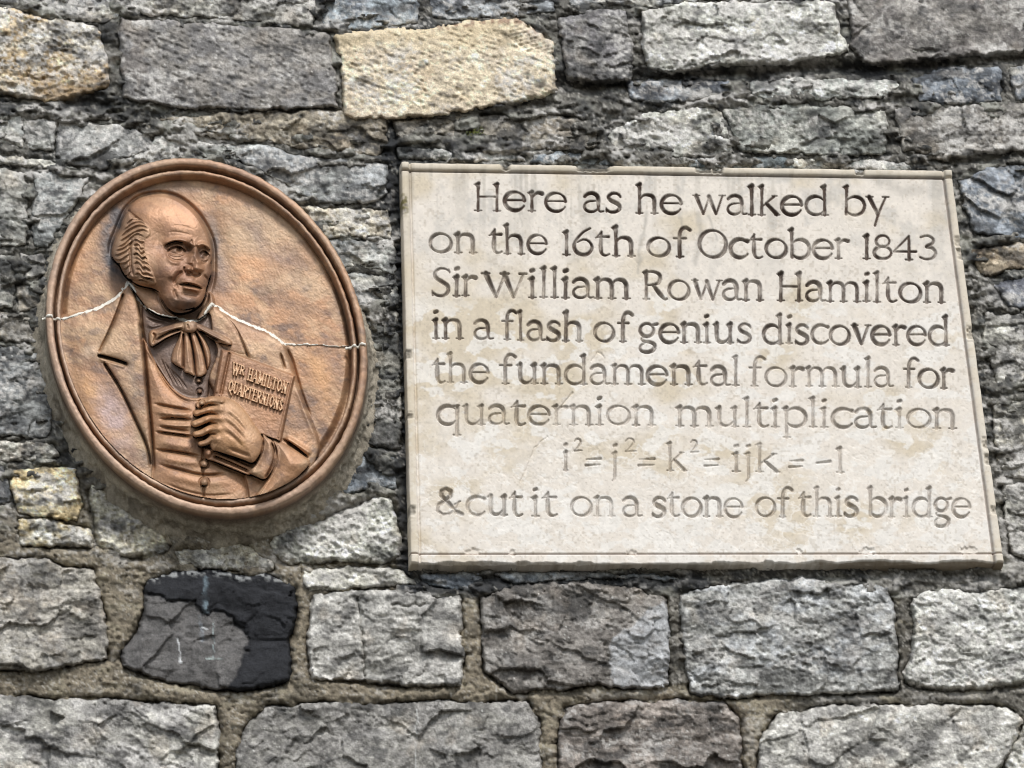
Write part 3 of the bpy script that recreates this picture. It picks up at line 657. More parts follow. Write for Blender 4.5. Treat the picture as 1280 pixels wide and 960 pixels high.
    for p, a in (([(166,301),(171,298),(176,302),(181,300)],2.6), ([(166,306),(171,304),(176,309),(182,308)],3.0), ([(166,312),(171,309),(176,315),(180,313),(184,317)],3.2), ([(166,318),(171,315),(177,321),(181,319),(186,325)],3.2),
                 ([(167,324),(172,321),(177,327),(182,326),(188,332)],3.2), ([(167,330),(172,327),(178,334),(183,333),(190,340)],3.2), ([(168,336),(173,334),(179,340),(185,340),(192,346)],3.0),
                 ([(168,342),(174,340),(180,346),(187,347),(193,352)],2.6), ([(170,349),(178,349),(186,353)],2.0)): lock(p, a, 1.35)
    R.gs = 1.8
    # ---- bow and pleated cravat
    S([(235,403),(225,402),(212,406),(196,411),(188,414),(186,424),(189,434),(197,431),(206,425),(216,420),(226,416),(234,414)], 'cravat_bow', lambda u, v, d, H: 14+4.5*dome(d, 6), soft=1.4)
    G([(232,407),(214,411),(194,418)], 1.6, 2.0, 0.2); G([(230,411),(212,416),(192,427)], -3.0, 1.3, 0.2); G([(228,414),(208,422),(192,432)], 1.2, 1.6, 0.2)
    G([(190,416),(194,420),(191,430)], -2.2, 1.2, 0.2)
    S([(244,404),(254,407),(266,413),(280,420),(289,426),(289,432),(280,431),(266,426),(253,417),(244,412)], 'cravat_bow', lambda u, v, d, H: 15+4.0*dome(d, 5), soft=1.4)
    G([(246,408),(262,417),(284,428)], 1.6, 1.6, 0.2); G([(248,413),(262,421),(276,428)], -2.6, 1.1, 0.2)
    pleats = [[(226,414),(223,424),(216,440),(214.5,452),(222,459),(229,460),(230,440),(230,424),(231,415)],
              [(230,414),(229,430),(229,462),(236,468),(243.5,470),(243,455),(240,436),(236,414)],
              [(236,414),(242,438),(245,468),(251,472),(258,466),(257,450),(250,430),(243,413)],
              [(243,413),(251,428),(257,447),(259,462),(263,452),(262,438),(256,424),(247,412)]]
    for k, p in enumerate(pleats):
        S(p, 'cravat_pleat', lambda u, v, d, H, k=k: 12.5+5.5*dome(d, 5.5)-0.4*k, soft=1.4)
    for p in ([(229,416),(229,440),(229,461)], [(236,415),(241,438),(244,469)], [(244,415),(252,433),(259,464)]): G(p, -4.0, 1.2, 0.1)
    for p in ([(227,420),(222,440),(222,456)], [(233,420),(235,445),(237,464)], [(240,418),(247,440),(251,467)]): G(p, 1.5, 2.0, 0.2)
    S([(231,401),(240,400),(246,404),(246,413),(240,417),(231,415),(229,407)], 'cravat_knot', lambda u, v, d, H: 16+6.5*dome(d, 7), soft=1.2)
    G([(234,404),(236,412)], -1.2, 1.0, 0.3)
    # ---- the book
    book = [(277,437),(286,438.5),(369,469.5),(366,480),(351,553),(346,551),(300,534),(268,505),(266.5,495)]
    def bfun(u, v, d, H):
        sp = sstep(0, 1, (u-287)+(v-440)*0.195)       # past the spine groove
        return 21+mix(4.2*dome(d, 4.5)+0.5, 3.0*sstep(0, 1.6, d), sp)-0.008*(u-287)
    S(book, 'book', bfun, smooth=False, soft=1.6)
    G([(287,440),(276,493)], -3.0, 1.5, 0.02); G([(280,439),(270,492)], 1.2, 2.4, 0.05)
    G([(366,471),(348,548)], 1.0, 1.2, 0.02)
    R.H += R.maskof('book')*0.25*fbm(U/7, V/4, 12, 3)
    mb = R.maskof('book')
    # raised lettering
    ux, uy = (360.5-291.5), (491.5-466.5); L1 = math.hypot(ux, uy)
    book_text(R, 'WR HAMILTON', (289.5, 467.5), (357.0, 492.5), 14.5, mb)
    book_text(R, 'QUARTERNIONS', (284.5, 489.0), (352.0, 514.0), 14.0, mb)
    # lower edge of the book seen under the fist
    S([(255,563),(262,561),(314,584),(318,590),(313,595),(300,591),(268,578),(258,575)], 'book', lambda u, v, d, H: 17+3.5*dome(d, 4), soft=1.4)
    G([(266,570),(290,580),(312,590)], -3.4, 1.6, 0.1)
    B(260.5, 566, 4.0, 5.0, 4.5, 0.4, pw=3)
    # ---- shirt cuff and coat cuff
    S([(328,543),(336,547),(343,553),(346,572),(341,588),(331,600),(320,597),(311,591),(319,581),(326,568),(329,555)], 'cuff', lambda u, v, d, H: 21+7*dome(d, 12), soft=1.6)
    G([(328,545),(329,558),(324,573),(313,591)], 2.4, 1.6, 0.1)
    S([(340,549),(352,553),(386,575),(378,592),(356,610),(330,626),(318,624),(326,611),(336,597),(344,578),(345,562)], 'sleeve', lambda u, v, d, H: 17+9*dome(d, 20), soft=1.8)
    G([(341,550),(347,563),(346,577),(337,596),(320,622)], 3.2, 1.7, 0.06)
    G([(339,552),(343,565),(341,580),(331,599)], -3.5, 1.3, 0.1)
    G([(352,560),(362,574),(358,592)], 0.9, 6, 0.3); B(366, 578, 14, 7, 1.6, 0.6)
    R.gs = 1.5
    # ---- hand: back of the hand, knuckles, four fingers closed on the book, thumb behind
    S([(262,502),(272,496),(284,497),(296,503),(307,514),(318,530),(328,545),(329,558),(325,570),(316,580),(303,576),(288,571),(272,566),(264,563),(260,550),(260,530),(262,512)], 'hand',
      lambda u, v, d, H: 23+11*dome(d, 26)+1.5*np.exp(-((u-275)**2+(v-522)**2)/500), soft=2.0)
    fingers = [([(249,507),(256,503),(266,500.5),(277,502)], 5.0, 9.0), ([(246,517),(254,514),(264,511.5),(277,513)], 5.2, 10.0),
               ([(244,530),(252,527),(263,522.5),(277,524)], 5.6, 10.5), ([(245,543),(253,541),(263,536),(276,537)], 5.2, 9.5), ([(251,555),(258,553),(266,549),(277,550)], 4.6, 8.0)]
    for p, w, a in fingers:
        Pq = catmull(p, False, 6); wn = R.win(Pq, 12); u, v = U[wn], V[wn]
        d, T, sdd = line_dt(u, v, Pq)
        rr = w*(0.98+0.30*T)
        hgt = 20+a*1.05*np.sqrt(np.maximum(1-(d/rr)**2, 0))+3.5*T
        m = d < rr
        was = R.L[wn] == R.lab('hand')
        hh = np.where(was, np.maximum(R.H[wn], hgt), hgt)
        k = sstep(0, 1.2, rr-d)
        R.H[wn] = np.where(m, np.where(was, hh, mix(np.minimum(R.H[wn], hh), hh, k)), R.H[wn])
        R.L[wn] = np.where(m, R.lab('hand'), R.L[wn])
    mf = R.maskof('hand')
    for p in ([(244,513),(254,510),(266,506.5),(275,507)], [(243,524),(252,520.5),(264,518),(274,518)], [(243,537),(252,534),(263,529.5),(273,530)], [(246,549),(254,547.5),(264,543),(272,543)]):
        G(p, -2.6, 1.25, 0.2, mask=mf)
    for x, y in ((277,502),(275,512),(274,523),(272,536),(270,549)): B(x, y, 5, 4, 2.4, mask=mf)      # knuckles
    for x, y in ((261,501),(259,512.5),(258,525),(258,539)): B(x, y, 2.5, 4, 1.0, 0.2, mask=mf)
    B(250.8, 506, 3.0, 2.3, 1.8, -0.3, mask=mf); G([(247,505),(249,509),(253,509)], -1.2, .8, .2, mask=mf)
    for p in ([(280,508),(296,520),(310,538)], [(279,519),(294,530),(308,546)], [(277,531),(292,541),(306,555)]):
        G(p, 0.9, 2.6, 0.3, mask=mf)
        G([(x-1, y+5.5) for x, y in p], -0.6, 2.4, 0.3, mask=mf)
    G([(283,560),(300,566),(316,572)], -1.2, 2.5, 0.3, mask=mf)
    # ---- buttons
    for x, y, rr, a in ((248.4,476,3.0,4.2),(249.6,489.4,3.0,4.2),(252,504,3.2,3.6),(255.4,580,4.9,5.0),(255.4,602.5,5.2,5.4)):
        a0 = float(np.percentile(R.H[(np.hypot(U-x, V-y) < rr+1)], 60))
        S([(x+rr*math.cos(t*0.785), y+rr*math.sin(t*0.785)) for t in range(8)], 'button', lambda u, v, d, H, a0=a0, a=a, rr=rr: a0+a*dome(d, rr), soft=1.0)
        G([(x+(rr+.9)*math.cos(t*0.785), y+(rr+.9)*math.sin(t*0.785)) for t in range(9)], -1.4, 0.8, 0)
    # ---- weathering of the cast and the white sealant of the repaired joint
    R.H += 0.22*fbm(U/5, V/5, 21, 3)+0.10*vnoise(U/1.9, V/1.9, 5)
    seal = [[(52,396),(60,394),(70,397),(80,398),(95,393),(120,385),(141,374),(152,364),(159.6,354),(166,361),(172,372),(180,383),(190,389),(200,393.5),(212,396),(222,398),(234,400),(246,399.5),(254,395)],
            [(246,400),(254,396),(258,390),(262,383),(266,380),(278,388),(299,400),(331,413.5),(345,421),(355,429.5),(368,430.5),(384,430)], [(384,430.5),(400,431),(418,432.5),(436,431.8)], [(199,364),(201,376),(207,387),(217,395)]]
    for k, p in enumerate(seal):
        w0 = (1.5, 1.5, 0.6, 0.9)[k]; P = catmull(p, False, 6); wn = R.win(P, 8); u, v = U[wn], V[wn]
        d, T, sdd = line_dt(u+0.8*vnoise(u/4, v/4, 3), v+0.8*vnoise(u/4, v/4, 9), P)
        ww = w0*(1+0.55*vnoise(u/5, v/5, 4)+.25*vnoise(u/2, v/2, 5)); m = d < ww
        R.H[wn] = np.where(m, R.H[wn]*0.4+0.6*np.maximum(R.H[wn], R.H[wn].mean()*0)+1.3*np.sqrt(np.maximum(1-(d/ww)**2, 0)), R.H[wn])
        R.L[wn] = np.where(m & (k < 3), R.lab('joint_sealant'), R.L[wn])
    return R

# serif capitals for the book: strokes in a 10 x 14 box (thick stems, thin joins)
CAPS = {
 'W': (13, [((0,0),(4,14),1),((4,14),(6.5,3),.55),((6.5,0),(10,14),1),((10,14),(13,0),.55),((-1,0),(2,0),.5),((11.5,0),(14,0),.5),((5,0),(8,0),.5)]),
 'R': (9, [((2,0),(2,14),1.1),((2,0),(6,0),.6),((6,0),(8,3.5),1),((8,3.5),(6,7),1),((6,7),(2,7),.6),((5,7),(9,14),1),((0.3,14),(3.7,14),.5),((0.3,0),(2,0),.5)]),
 'H': (9, [((2,0),(2,14),1.1),((8,0),(8,14),1.1),((2,7),(8,7),.6),((.4,0),(3.6,0),.5),((.4,14),(3.6,14),.5),((6.4,0),(9.6,0),.5),((6.4,14),(9.6,14),.5)]),
 'A': (9, [((4.7,0),(1,14),.6),((4.7,0),(8.5,14),1.1),((2.4,9.5),(7,9.5),.5),((-.3,14),(2.4,14),.5),((7,14),(10,14),.5)]),
 'M': (11, [((1.6,0),(1.6,14),.7),((1.6,0),(5.5,12),1.1),((5.5,12),(9.6,0),.6),((9.6,0),(9.6,14),1.1),((0,14),(3.2,14),.5),((8,14),(11.2,14),.5),((0,0),(2,0),.5)]),
 'I': (5, [((2.3,0),(2.3,14),1.1),((.6,0),(4,0),.5),((.6,14),(4,14),.5)]),
 'L': (8, [((2,0),(2,14),1.1),((2,14),(7.5,14),.6),((7.5,14),(7.8,10.5),.6),((.3,0),(3.7,0),.5)]),
 'T': (9, [((4.5,0),(4.5,14),1.1),((.5,0),(8.5,0),.6),((.5,0),(.3,3.2),.6),((8.5,0),(8.7,3.2),.6),((2.8,14),(6.2,14),.5)]),
 'O': (9, [((4.8,0),(1.4,3.5),.9),((1.4,3.5),(1.4,10.5),1.1),((1.4,10.5),(4.8,14),.9),((4.8,14),(8.2,10.5),.9),((8.2,10.5),(8.2,3.5),1.1),((8.2,3.5),(4.8,0),.9)]),
 'Q': (9, [((4.8,0),(1.4,3.5),.9),((1.4,3.5),(1.4,10.5),1.1),((1.4,10.5),(4.8,14),.9),((4.8,14),(8.2,10.5),.9),((8.2,10.5),(8.2,3.5),1.1),((8.2,3.5),(4.8,0),.9),((5,13),(9.5,17),.8)]),
 'N': (9.5, [((1.6,0),(1.6,14),.6),((1.6,0),(8.2,14),1.1),((8.2,0),(8.2,14),.6),((0,14),(3.2,14),.5),((6.8,0),(9.8,0),.5),((0,0),(1.8,0),.5)]),
 'U': (9, [((2,0),(2,11),1.1),((2,11),(5,14),.9),((5,14),(8,11),.7),((8,11),(8,0),.7),((.4,0),(3.6,0),.5),((6.6,0),(9.4,0),.5)]),
 'E': (8, [((2,0),(2,14),1.1),((2,0),(7,0),.6),((7,0),(7.2,3),.5),((2,7),(5.8,7),.6),((2,14),(7.3,14),.6),((7.3,14),(7.6,10.8),.5),((.3,0),(2,0),.5),((.3,14),(2,14),.5)]),
 'S': (7.5, [((6.6,3),(4.2,0),.7),((4.2,0),(1.4,3),.9),((1.4,3),(3,6.2),1.1),((3,6.2),(5.8,8),1.2),((5.8,8),(6.8,11),1.1),((6.8,11),(4,14),.9),((4,14),(1.2,11),.7)]),
 ' ': (5, [])}
def book_text(R, text, a, b, hgt, mask):
    ax, ay = a; bx, by = b; L = math.hypot(bx-ax, by-ay); ex, ey = (bx-ax)/L, (by-ay)/L
    tot = sum(CAPS[c][0]+1.8 for c in text)-1.8; k = L/tot; ky = hgt/14
    # 'up' on the book leans with its spine
    nx, ny = 0.20, -0.98
    x = 0; segs = []
    for c in text:
        w, st = CAPS[c]
        for (x0, y0), (x1, y1), t in st:
            f = 1.0
            if text.startswith('WR') and c == 'R' and x < 20: f = 0.75
            def P(px, py): return (ax+(x+px)*k*ex+(14-py*f)*ky*nx*1.0 if f == 1 else ax+(x+px)*k*ex+(14-py*f)*ky*nx, ay+(x+px)*k*ey+(14-py*f)*ky*ny)
            segs.append((P(x0, y0), P(x1, y1), t))
        x += w+1.8
    allp = [p for s_ in segs for p in s_[:2]]
    wn = R.win(allp, 3); u, v = R.U[wn], R.V[wn]; h = np.zeros(u.shape, F4)
    for p, q, t in segs:
        d, T, _ = line_dt(u, v, [p, q]); hw = 0.72*t+0.22
        h = np.maximum(h, sstep(hw+0.6, hw-0.3, d))
    R.H[wn] += 3.2*h*mask[wn]
    R.L[wn] = np.where((h > .4) & (mask[wn] > 0), R.lab('book_lettering'), R.L[wn])
def in_frame(P): 
    return P[:, 0].max() > -30 and P[:, 0].min() < 1310 and P[:, 1].max() > -30 and P[:, 1].min() < 990
for k, (poly, kind, c1, c2, lich, proud) in enumerate(ST):
    e_ = 18+54*random.Random(k).random()             # stones cut by the picture's edge run on for a varying way
    big = [(x-e_ if x == -60 else x+e_ if x == 1340 else x, y-e_ if y == -60 else y+e_ if y == 1040 else y) for x, y in poly]
    build_stone(k, big, kind, c1, c2, lich, proud, 1.7, EX.get(poly[0]), key=poly[0])
N_SEEN = len(ST)
# the wall goes on beyond the picture: coursed rubble of the same kind
rs = random.Random(11); kk = 200
v = -430.0
while v < 1500:
    hgt = rs.uniform(62, 140); u = -560-rs.uniform(0, 120)
    if v < 1110 < v+hgt: hgt = max(1116-v-3, 40)
    while u < 1840:
        wd = rs.uniform(140, 330); a, b = u+5, u+wd-5
        if v+hgt > -130 and v < 1110:
            if a < -136 < b: b = -136
            if a < 1416 < b: a = 1416
        c, d = v+4, v+hgt-4
        if c < -136 < d and b > -130 and a < 1410: d = -136
        inside = (b > -130 and a < 1410 and d > -130 and c < 1110)
        if not inside and b-a > 25 and d-c > 18:
            j = lambda: rs.uniform(-5, 5)
            poly = [(a+j(), c+j()), ((a+b)/2, c+j()), (b+j(), c+j()), (b+j(), (c+d)/2), (b+j(), d+j()), ((a+b)/2, d+j()), (a+j(), d+j()), (a+j(), (c+d)/2)]
            c1 = rs.choice([(124,122,118),(112,112,110),(150,148,140),(130,122,110),(98,102,106)])
            build_stone(kk, poly, rs.choice(['flake', 'rough', 'rough']), c1, rs.choice([PALE, GREY, (150,148,142)]), rs.uniform(.1, .5), rs.uniform(3, 8), 7.0)
            kk += 1
        u += wd
    v += hgt

def mortar_sheet(us, vs, fine):
    step = us[1]-us[0]
    U, V = np.meshgrid(us, vs); D = np.full(U.shape, -60.0, F4)
    uu = U+1.5*vnoise(U/5, V/5, 3); vv = V+1.5*vnoise(U/5, V/5, 43)
    for P in stone_data:
        a, b = P.min(0)-24, P.max(0)+24
        i0, i1 = np.searchsorted(us, [a[0], b[0]]); j0, j1 = np.searchsorted(vs, [a[1], b[1]])
        if i1-i0 < 2 or j1-j0 < 2: continue
        sl = (slice(j0, j1), slice(i0, i1))
        D[sl] = np.maximum(D[sl], poly_sd(uu[sl], vv[sl], P)+1.3)
    lower = sstep(560, 720, V+30*vnoise(U/80, V/80, 1))
    lower = lower*np.where(poly_sd(U, V, [(500,700),(1260,700),(1270,745),(840,742),(840,850),(872,850),(872,742),(500,745)]) > -4, 0.15, 1)
    out = -D
    gap = np.exp(-(np.maximum(out-0.3, 0)/2.3)**2)*sstep(-.35, .2, fbm(U/24, V/24, 77, 3)+0.12)
    sh1, _ = shards((U+4*vnoise(U/9, V/9, 1))/19, V/10, 5, 1.2); sh2, _ = shards(U/8, V/5, 8, 1.0)
    h = -1.2+0.2*lower+(3.4*sh1+2.0*sh2)*(1-.85*lower)+1.7*fbm(U/18, V/12, 5, 3)+1.8*ridged(U/7, V/6, 9, 3)*(1-.4*lower)+1.3*vnoise(U/3.4, V/3.1, 4)+1.0*vnoise(U/2.2, V/2.2, 14)
    h = h+2.4*sstep(3, 9, out)*lower
    for p, w0, a in (([(700,108),(745,108),(790,98),(850,96),(930,92),(1000,84),(1080,86),(1180,80),(1290,70)], 9, 15), ([(430,158),(560,150),(690,128)], 6, 7), ([(0,124),(110,126),(150,140)], 6, 9), ([(510,722),(700,722),(900,721),(1250,722)], 6, 7), ([(1180,206),(1240,198),(1330,194)], 6, 9), ([(496,176),(498,300),(503,500),(508,700)], 7, 8), ([(1240,346),(1262,350)], 8, 9)):
        d, T, _ = line_dt(U, V+3*vnoise(U/16, V/16, 4), p); h = h-a*np.exp(-(d/w0)**2)
    n = fbm(U/34, V/15, 401, 4)
    for u, v, ru, rv, a in ((475,300,16,60,.3),(480,470,26,70,.45),(560,170,90,26,.25),(260,694,130,22,.6),(110,540,40,60,.3),(200,160,90,18,.3),(40,340,40,60,.25),(430,600,50,30,.3),(1220,480,40,120,.35),(1240,640,30,60,.35),(850,202,300,10,.3),(1180,725,90,12,.4),(640,735,130,14,.3)):
        n = n+a*np.exp(-((U-u)/ru)**2-((V-v)/rv)**2)
    smear = sstep(.12, .45, n)*(.35+.65*(1-lower))
    h = h+7.5*smear+1.5*smear*fbm(U/11, V/7, 402, 3)
    h = h-((13*lower+3.5*(1-lower))*gap+4*sstep(0, -6, out))*(1-smear)-2.5*sstep(-4, -16, out)
    top = (1-lower); tan = lower*(1-.85*sstep(960, 1010, U)*(1-np.exp(-((U-940)/34)**2)))
    h = h+2.3*top-2.2*top*sstep(-.0, .5, fbm(U/30, V/14, 31, 3))
    C = mix(lin(112, 110, 104), lin(140, 131, 114), tan[..., None])
    C = C*(1+0.3*fbm(U/12, V/10, 15, 3)+0.28*vnoise(U/2.4, V/2.4, 16)+.3*vnoise(U/1.6, V/1.7, 18)+.3*fbm(U/5, V/4, 19, 2))[..., None]
    k = (sstep(.05, .5, fbm(U/44, V/30, 57, 4))*lower*.55)[..., None]; C = C*(1-k)+lin(100, 95, 84)*k
    k = (sstep(.15, .5, fbm(U/26, V/14, 58, 4)+.2*vnoise(U/3, V/3, 6))*lower*.5)[..., None]; C = C*(1-k)+lin(176, 168, 146)*k
    d = np.abs(fbm(U/30, V/22, 61, 3)); h = h-3.0*lower*np.exp(-(d/.018)**2)
    k = (sstep(.0, .5, fbm(U/34, V/20, 55, 4)+.15*vnoise(U/4, V/4, 3))*top*.75)[..., None]; C = C*(1-k)+lin(170, 170, 160)*k
    k = (sstep(.0, .4, fbm(U/26, V/18, 65, 4))*top*.75)[..., None]; C = C*(1-k)+lin(62, 64, 66)*k
    # black strip down the left edge of the plaque, and under its foot
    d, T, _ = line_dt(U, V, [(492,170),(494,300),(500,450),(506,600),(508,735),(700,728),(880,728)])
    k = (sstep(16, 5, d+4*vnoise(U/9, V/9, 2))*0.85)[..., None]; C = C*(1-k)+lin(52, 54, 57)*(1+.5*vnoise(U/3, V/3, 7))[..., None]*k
    k = sstep(.55, .8, vnoise(U/2.2, V/2.2, 88))[..., None]*.5; C = C*(1-k)+lin(210, 206, 196)*k
    C = wall_marks(U, V, C)
    keepv = D < 18
    cu, cv = U[:-1, :-1]+step/2, V[:-1, :-1]+step/2
    keep = keepv[:-1, :-1] | keepv[1:, 1:]
    if fine:
        keep &= ~(poly_sd(cu, cv, PLQ) > 8); keep &= ~(oval_r(cu, cv-14)[0] < 0.92)
    else:
        keep &= ~((cu > -52) & (cu < 1332) & (cv > -52) & (cv < 1032))
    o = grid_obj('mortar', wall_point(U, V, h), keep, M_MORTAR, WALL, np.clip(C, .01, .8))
mortar_sheet(np.arange(-60, 1341, 2.1), np.arange(-60, 1041, 2.1), True)
mortar_sheet(np.arange(-640, 1920, 8.0), np.arange(-460, 1620, 8.0), False)

def box(name, x0, x1, y0, y1, z0, z1, mat, par=None):
    V = [(x, y, z) for x in (x0, x1) for y in (y0, y1) for z in (z0, z1)]
    return mesh_obj(name, V, [(0,1,3,2),(4,6,7,5),(0,4,5,1),(2,3,7,6),(0,2,6,4),(1,5,7,3)], mat, par, smooth=False)
box('wall_core', -5.0, 6.0, WY+0.030, WY+0.55, -0.05, 5.2, M_CORE, WALL)

# ---------------------------------------------------------------- towpath in front of the wall
def ground():
    xs = np.r_[-900, -300, -100, -40, np.linspace(-14, 14, 57), 40, 100, 300, 900]; ys = np.r_[-900, -300, -100, -40, np.linspace(-12, 0.6, 40), 3, 60, 900]
    X, Y = np.meshgrid(xs, ys); Z = 0.03*fbm(X/2.0, Y/2.0, 2, 3)*((np.abs(X) < 15) & (Y > -13))-0.012
    P = np.stack([X, Y, Z], -1); q = np.arange(X.size).reshape(X.shape)
    C = np.broadcast_to(lin(98, 94, 86), P.shape)*(1+.15*fbm(X/1.3, Y/1.3, 5, 3))[..., None]
    m = material('trodden_gravel', .95, .1, .6, 40, .3, bumpdist=.01, vary_scale=22)
    o = grid_obj('ground', P[::-1], np.ones((len(ys)-1, len(xs)-1), bool), m, None, np.ascontiguousarray(C[::-1])); o['kind'] = 'structure'
ground()
# ---------------------------------------------------------------- the lettering: a flared humanist alphabet as chisel strokes
# units: x-height 1, baseline 0, y up; every stroke is (points, half width at start, half width at end)
TH, TN = 0.105, 0.05
def arc(cx, cy, rx, ry, a0, a1, n=14):
    return [(cx+rx*math.cos(math.radians(a0+(a1-a0)*i/n)), cy+ry*math.sin(math.radians(a0+(a1-a0)*i/n))) for i in range(n+1)]
def stem(x, y0, y1, top=True, foot=True, w=TH):
    s = [([(x, y0), (x, (y0+y1)/2), (x, y1-0.03)], w*0.9, w*0.95, w*0.72)]
    if top: s += [([(x-0.20, y1-0.07), (x+0.01, y1-0.02)], 0.03, 0.12), ([(x-0.10, y1-0.06), (x+0.0, y1-0.20)], 0.085, 0.085)]
    if foot: s += [([(x-0.17, y0), (x+0.17, y0)], 0.036, 0.036)]
    return s
def bowl(cx, cy, rx, ry):     # a round with its weight low left and high right
    a = arc(cx, cy, rx, ry, 60, 240, 12); b = arc(cx, cy, rx, ry, 240, 420, 12)
    return [(a, TN, TN+.01, TH), (b, TN+.01, TN, TH*1.03)]
def arch(x0, x1):             # the shoulder of n, h, m
    return [([(x0+.03, .72), (x0+.14, .88), (x0+.30, .95), (x1-.12, .90), (x1-.01, .70), (x1, .5), (x1, 0)], TN, TH*.92, TH*1.0), ([(x1-.16, 0), (x1+.18, 0)], .036, .036)]
GL = {}
GL['o'] = (1.18, bowl(.59, .48, .50, .48))
GL['n'] = (1.14, stem(.22, 0, 1)+arch(.22, .92))
GL['m'] = (1.74, stem(.22, 0, 1)+arch(.22, .86)+arch(.86, 1.52))
GL['h'] = (1.14, stem(.22, 0, 1.52)+arch(.22, .92))
GL['r'] = (.80, stem(.22, 0, 1)+[([(.26,.72),(.38,.88),(.52,.95),(.70,.90)], TN, .115)])
GL['u'] = (1.16, [([(.22,1),(.21,.5),(.26,.16),(.46,.02),(.68,.08),(.86,.28)], TH, TN, TH*.9)]+stem(.90, 0, 1)+[([(.02,.93),(.22,.98)], .03, .1), ([(.12,.94),(.21,.82)], .075,.075)])
GL['i'] = (.50, stem(.25, 0, 1)+[([(.20,1.36),(.30,1.40)], .10, .10)])
GL['l'] = (.50, stem(.25, 0, 1.52))
GL['j'] = (.50, stem(.27, -.3, 1, foot=False)+[([(.27,-.28),(.24,-.44),(.14,-.55)], TH*.8, .04), ([(.22,1.36),(.32,1.40)], .10, .10)])
GL['t'] = (.78, [([(.32,1.22),(.30,.8),(.30,.3),(.38,.06),(.54,.0),(.70,.07)], .06, .05, TH*1.05), ([(.04,.90),(.20,.96),(.66,.97)], .03, .075), ([(.14,1.0),(.30,1.16)], .03, .07)])
GL['f'] = (.86, [([(.36,0),(.36,.7),(.38,1.2),(.50,1.45),(.68,1.50),(.86,1.38)], TH*.9, .085, TH*.9), ([(.10,.95),(.66,.95)], .05, .06), ([(.20,0),(.54,0)], .036, .036)])
GL['e'] = (1.12, [(arc(.58,.48,.48,.48,62,212,14), TN, TH*.9, TH), (arc(.58,.48,.48,.48,212,330,10), TH*.9, TN, TH*.9), ([(.80,.91),(.97,.74),(1.02,.53)], TN, TH*.9), ([(.14,.53),(1.03,.54)], .05, .05)])
GL['c'] = (1.02, [(arc(.58,.48,.48,.48,52,212,14), .07, TH*.9, TH), (arc(.58,.48,.48,.48,212,322,10), TH*.9, .05, TH*.9), ([(.76,.93),(.95,.86)], .05, .10)])
GL['a'] = (1.02, [([(.12,.80),(.26,.93),(.48,.97),(.68,.86),(.76,.62),(.78,.16),(.86,.02),(1.02,.04)], .09, .045, TH*1.05), (arc(.44,.28,.33,.28,80,360,16), .05, .05, TH*.75), ([(.47,.56),(.77,.58)], .045, .03)])
GL['s'] = (.86, [([(.74,.84),(.58,.96),(.36,.96),(.20,.80),(.28,.62),(.50,.50),(.70,.36),(.72,.16),(.54,.01),(.30,.0),(.12,.12)], .07, .07, TH*1.1), ([(.72,.95),(.76,.78)], .03, .06), ([(.12,.02),(.10,.20)], .06, .03)])
GL['d'] = (1.22, [(arc(.56,.48,.46,.48,40,200,14), TN, TH*.8, TH), (arc(.56,.48,.46,.48,200,322,10), TH*.8, TN, TH*.8)]+stem(.98, 0, 1.52))
GL['b'] = (1.16, stem(.22, .06, 1.52, foot=False)+[(arc(.62,.48,.46,.48,140,-20,14), TN, TH*.9, TH), (arc(.62,.48,.46,.48,-20,-150,10), TH*.9, TN, TH*.9)])
GL['p'] = (1.16, stem(.22, -.55, 1)+[(arc(.62,.48,.46,.48,140,-20,14), TN, TH*.9, TH), (arc(.62,.48,.46,.48,-20,-150,10), TH*.9, TN, TH*.9)])
GL['q'] = (1.20, [(arc(.56,.48,.46,.48,40,200,14), TN, TH*.8, TH), (arc(.56,.48,.46,.48,200,322,10), TH*.8, TN, TH*.8), ([(.72,.94),(1.05,.98)], .05, .05)]+stem(.98, -.55, .96, top=False))
GL['g'] = (1.02, [(arc(.46,.62,.34,.34,60,420,20), .06, .06, TH*.85), ([(.70,.88),(.98,.94)], .05, .075), ([(.34,.30),(.20,.16),(.30,.04),(.66,-.02),(.86,-.16),(.78,-.42),(.46,-.53),(.16,-.44),(.14,-.22),(.34,-.06)], .05, .05, TH*.9)])
GL['k'] = (1.08, stem(.22, 0, 1.52)+[([(.28,.46),(.80,.96)], .045, .075), ([(.70,.98),(.94,.98)], .036, .036), ([(.44,.58),(.94,.03)], .10, .12), ([(.82,0),(1.08,0)], .036, .036)])
GL['v'] = (1.02, [([(.16,.96),(.52,.02)], .12, .08), ([(.90,.96),(.54,.04)], .06, .06), ([(0,.97),(.34,.97)], .036, .036), ([(.74,.97),(1.04,.97)], .036, .036)])
GL['w'] = (1.52, [([(.16,.96),(.48,.02)], .12, .08), ([(.78,.90),(.50,.04)], .06, .06), ([(.76,.92),(1.08,.02)], .12, .08), ([(1.40,.96),(1.10,.04)], .06, .06), ([(0,.97),(.32,.97)], .036, .036), ([(1.24,.97),(1.54,.97)], .036, .036)])
GL['y'] = (1.04, [([(.16,.96),(.56,.06)], .12, .10), ([(.94,.96),(.60,.1),(.42,-.52)], .06, .07, .07), ([(0,.97),(.34,.97)], .036, .036), ([(.78,.97),(1.10,.97)], .036, .036)])
GL['H'] = (1.42, stem(.26, 0, 1.42, w=.1)+stem(1.14, 0, 1.42, w=.1)+[([(.26,.72),(1.14,.72)], .055, .055)])
GL['S'] = (1.00, [([(.90,1.24),(.70,1.36),(.42,1.36),(.20,1.14),(.28,.88),(.56,.70),(.82,.50),(.84,.20),(.62,.0),(.34,.0),(.10,.14)], .06, .08, TH*1.2), ([(.10,.02),(.08,.24)], .07, .04), ([(.88,1.36),(.92,1.18)], .03, .06)])
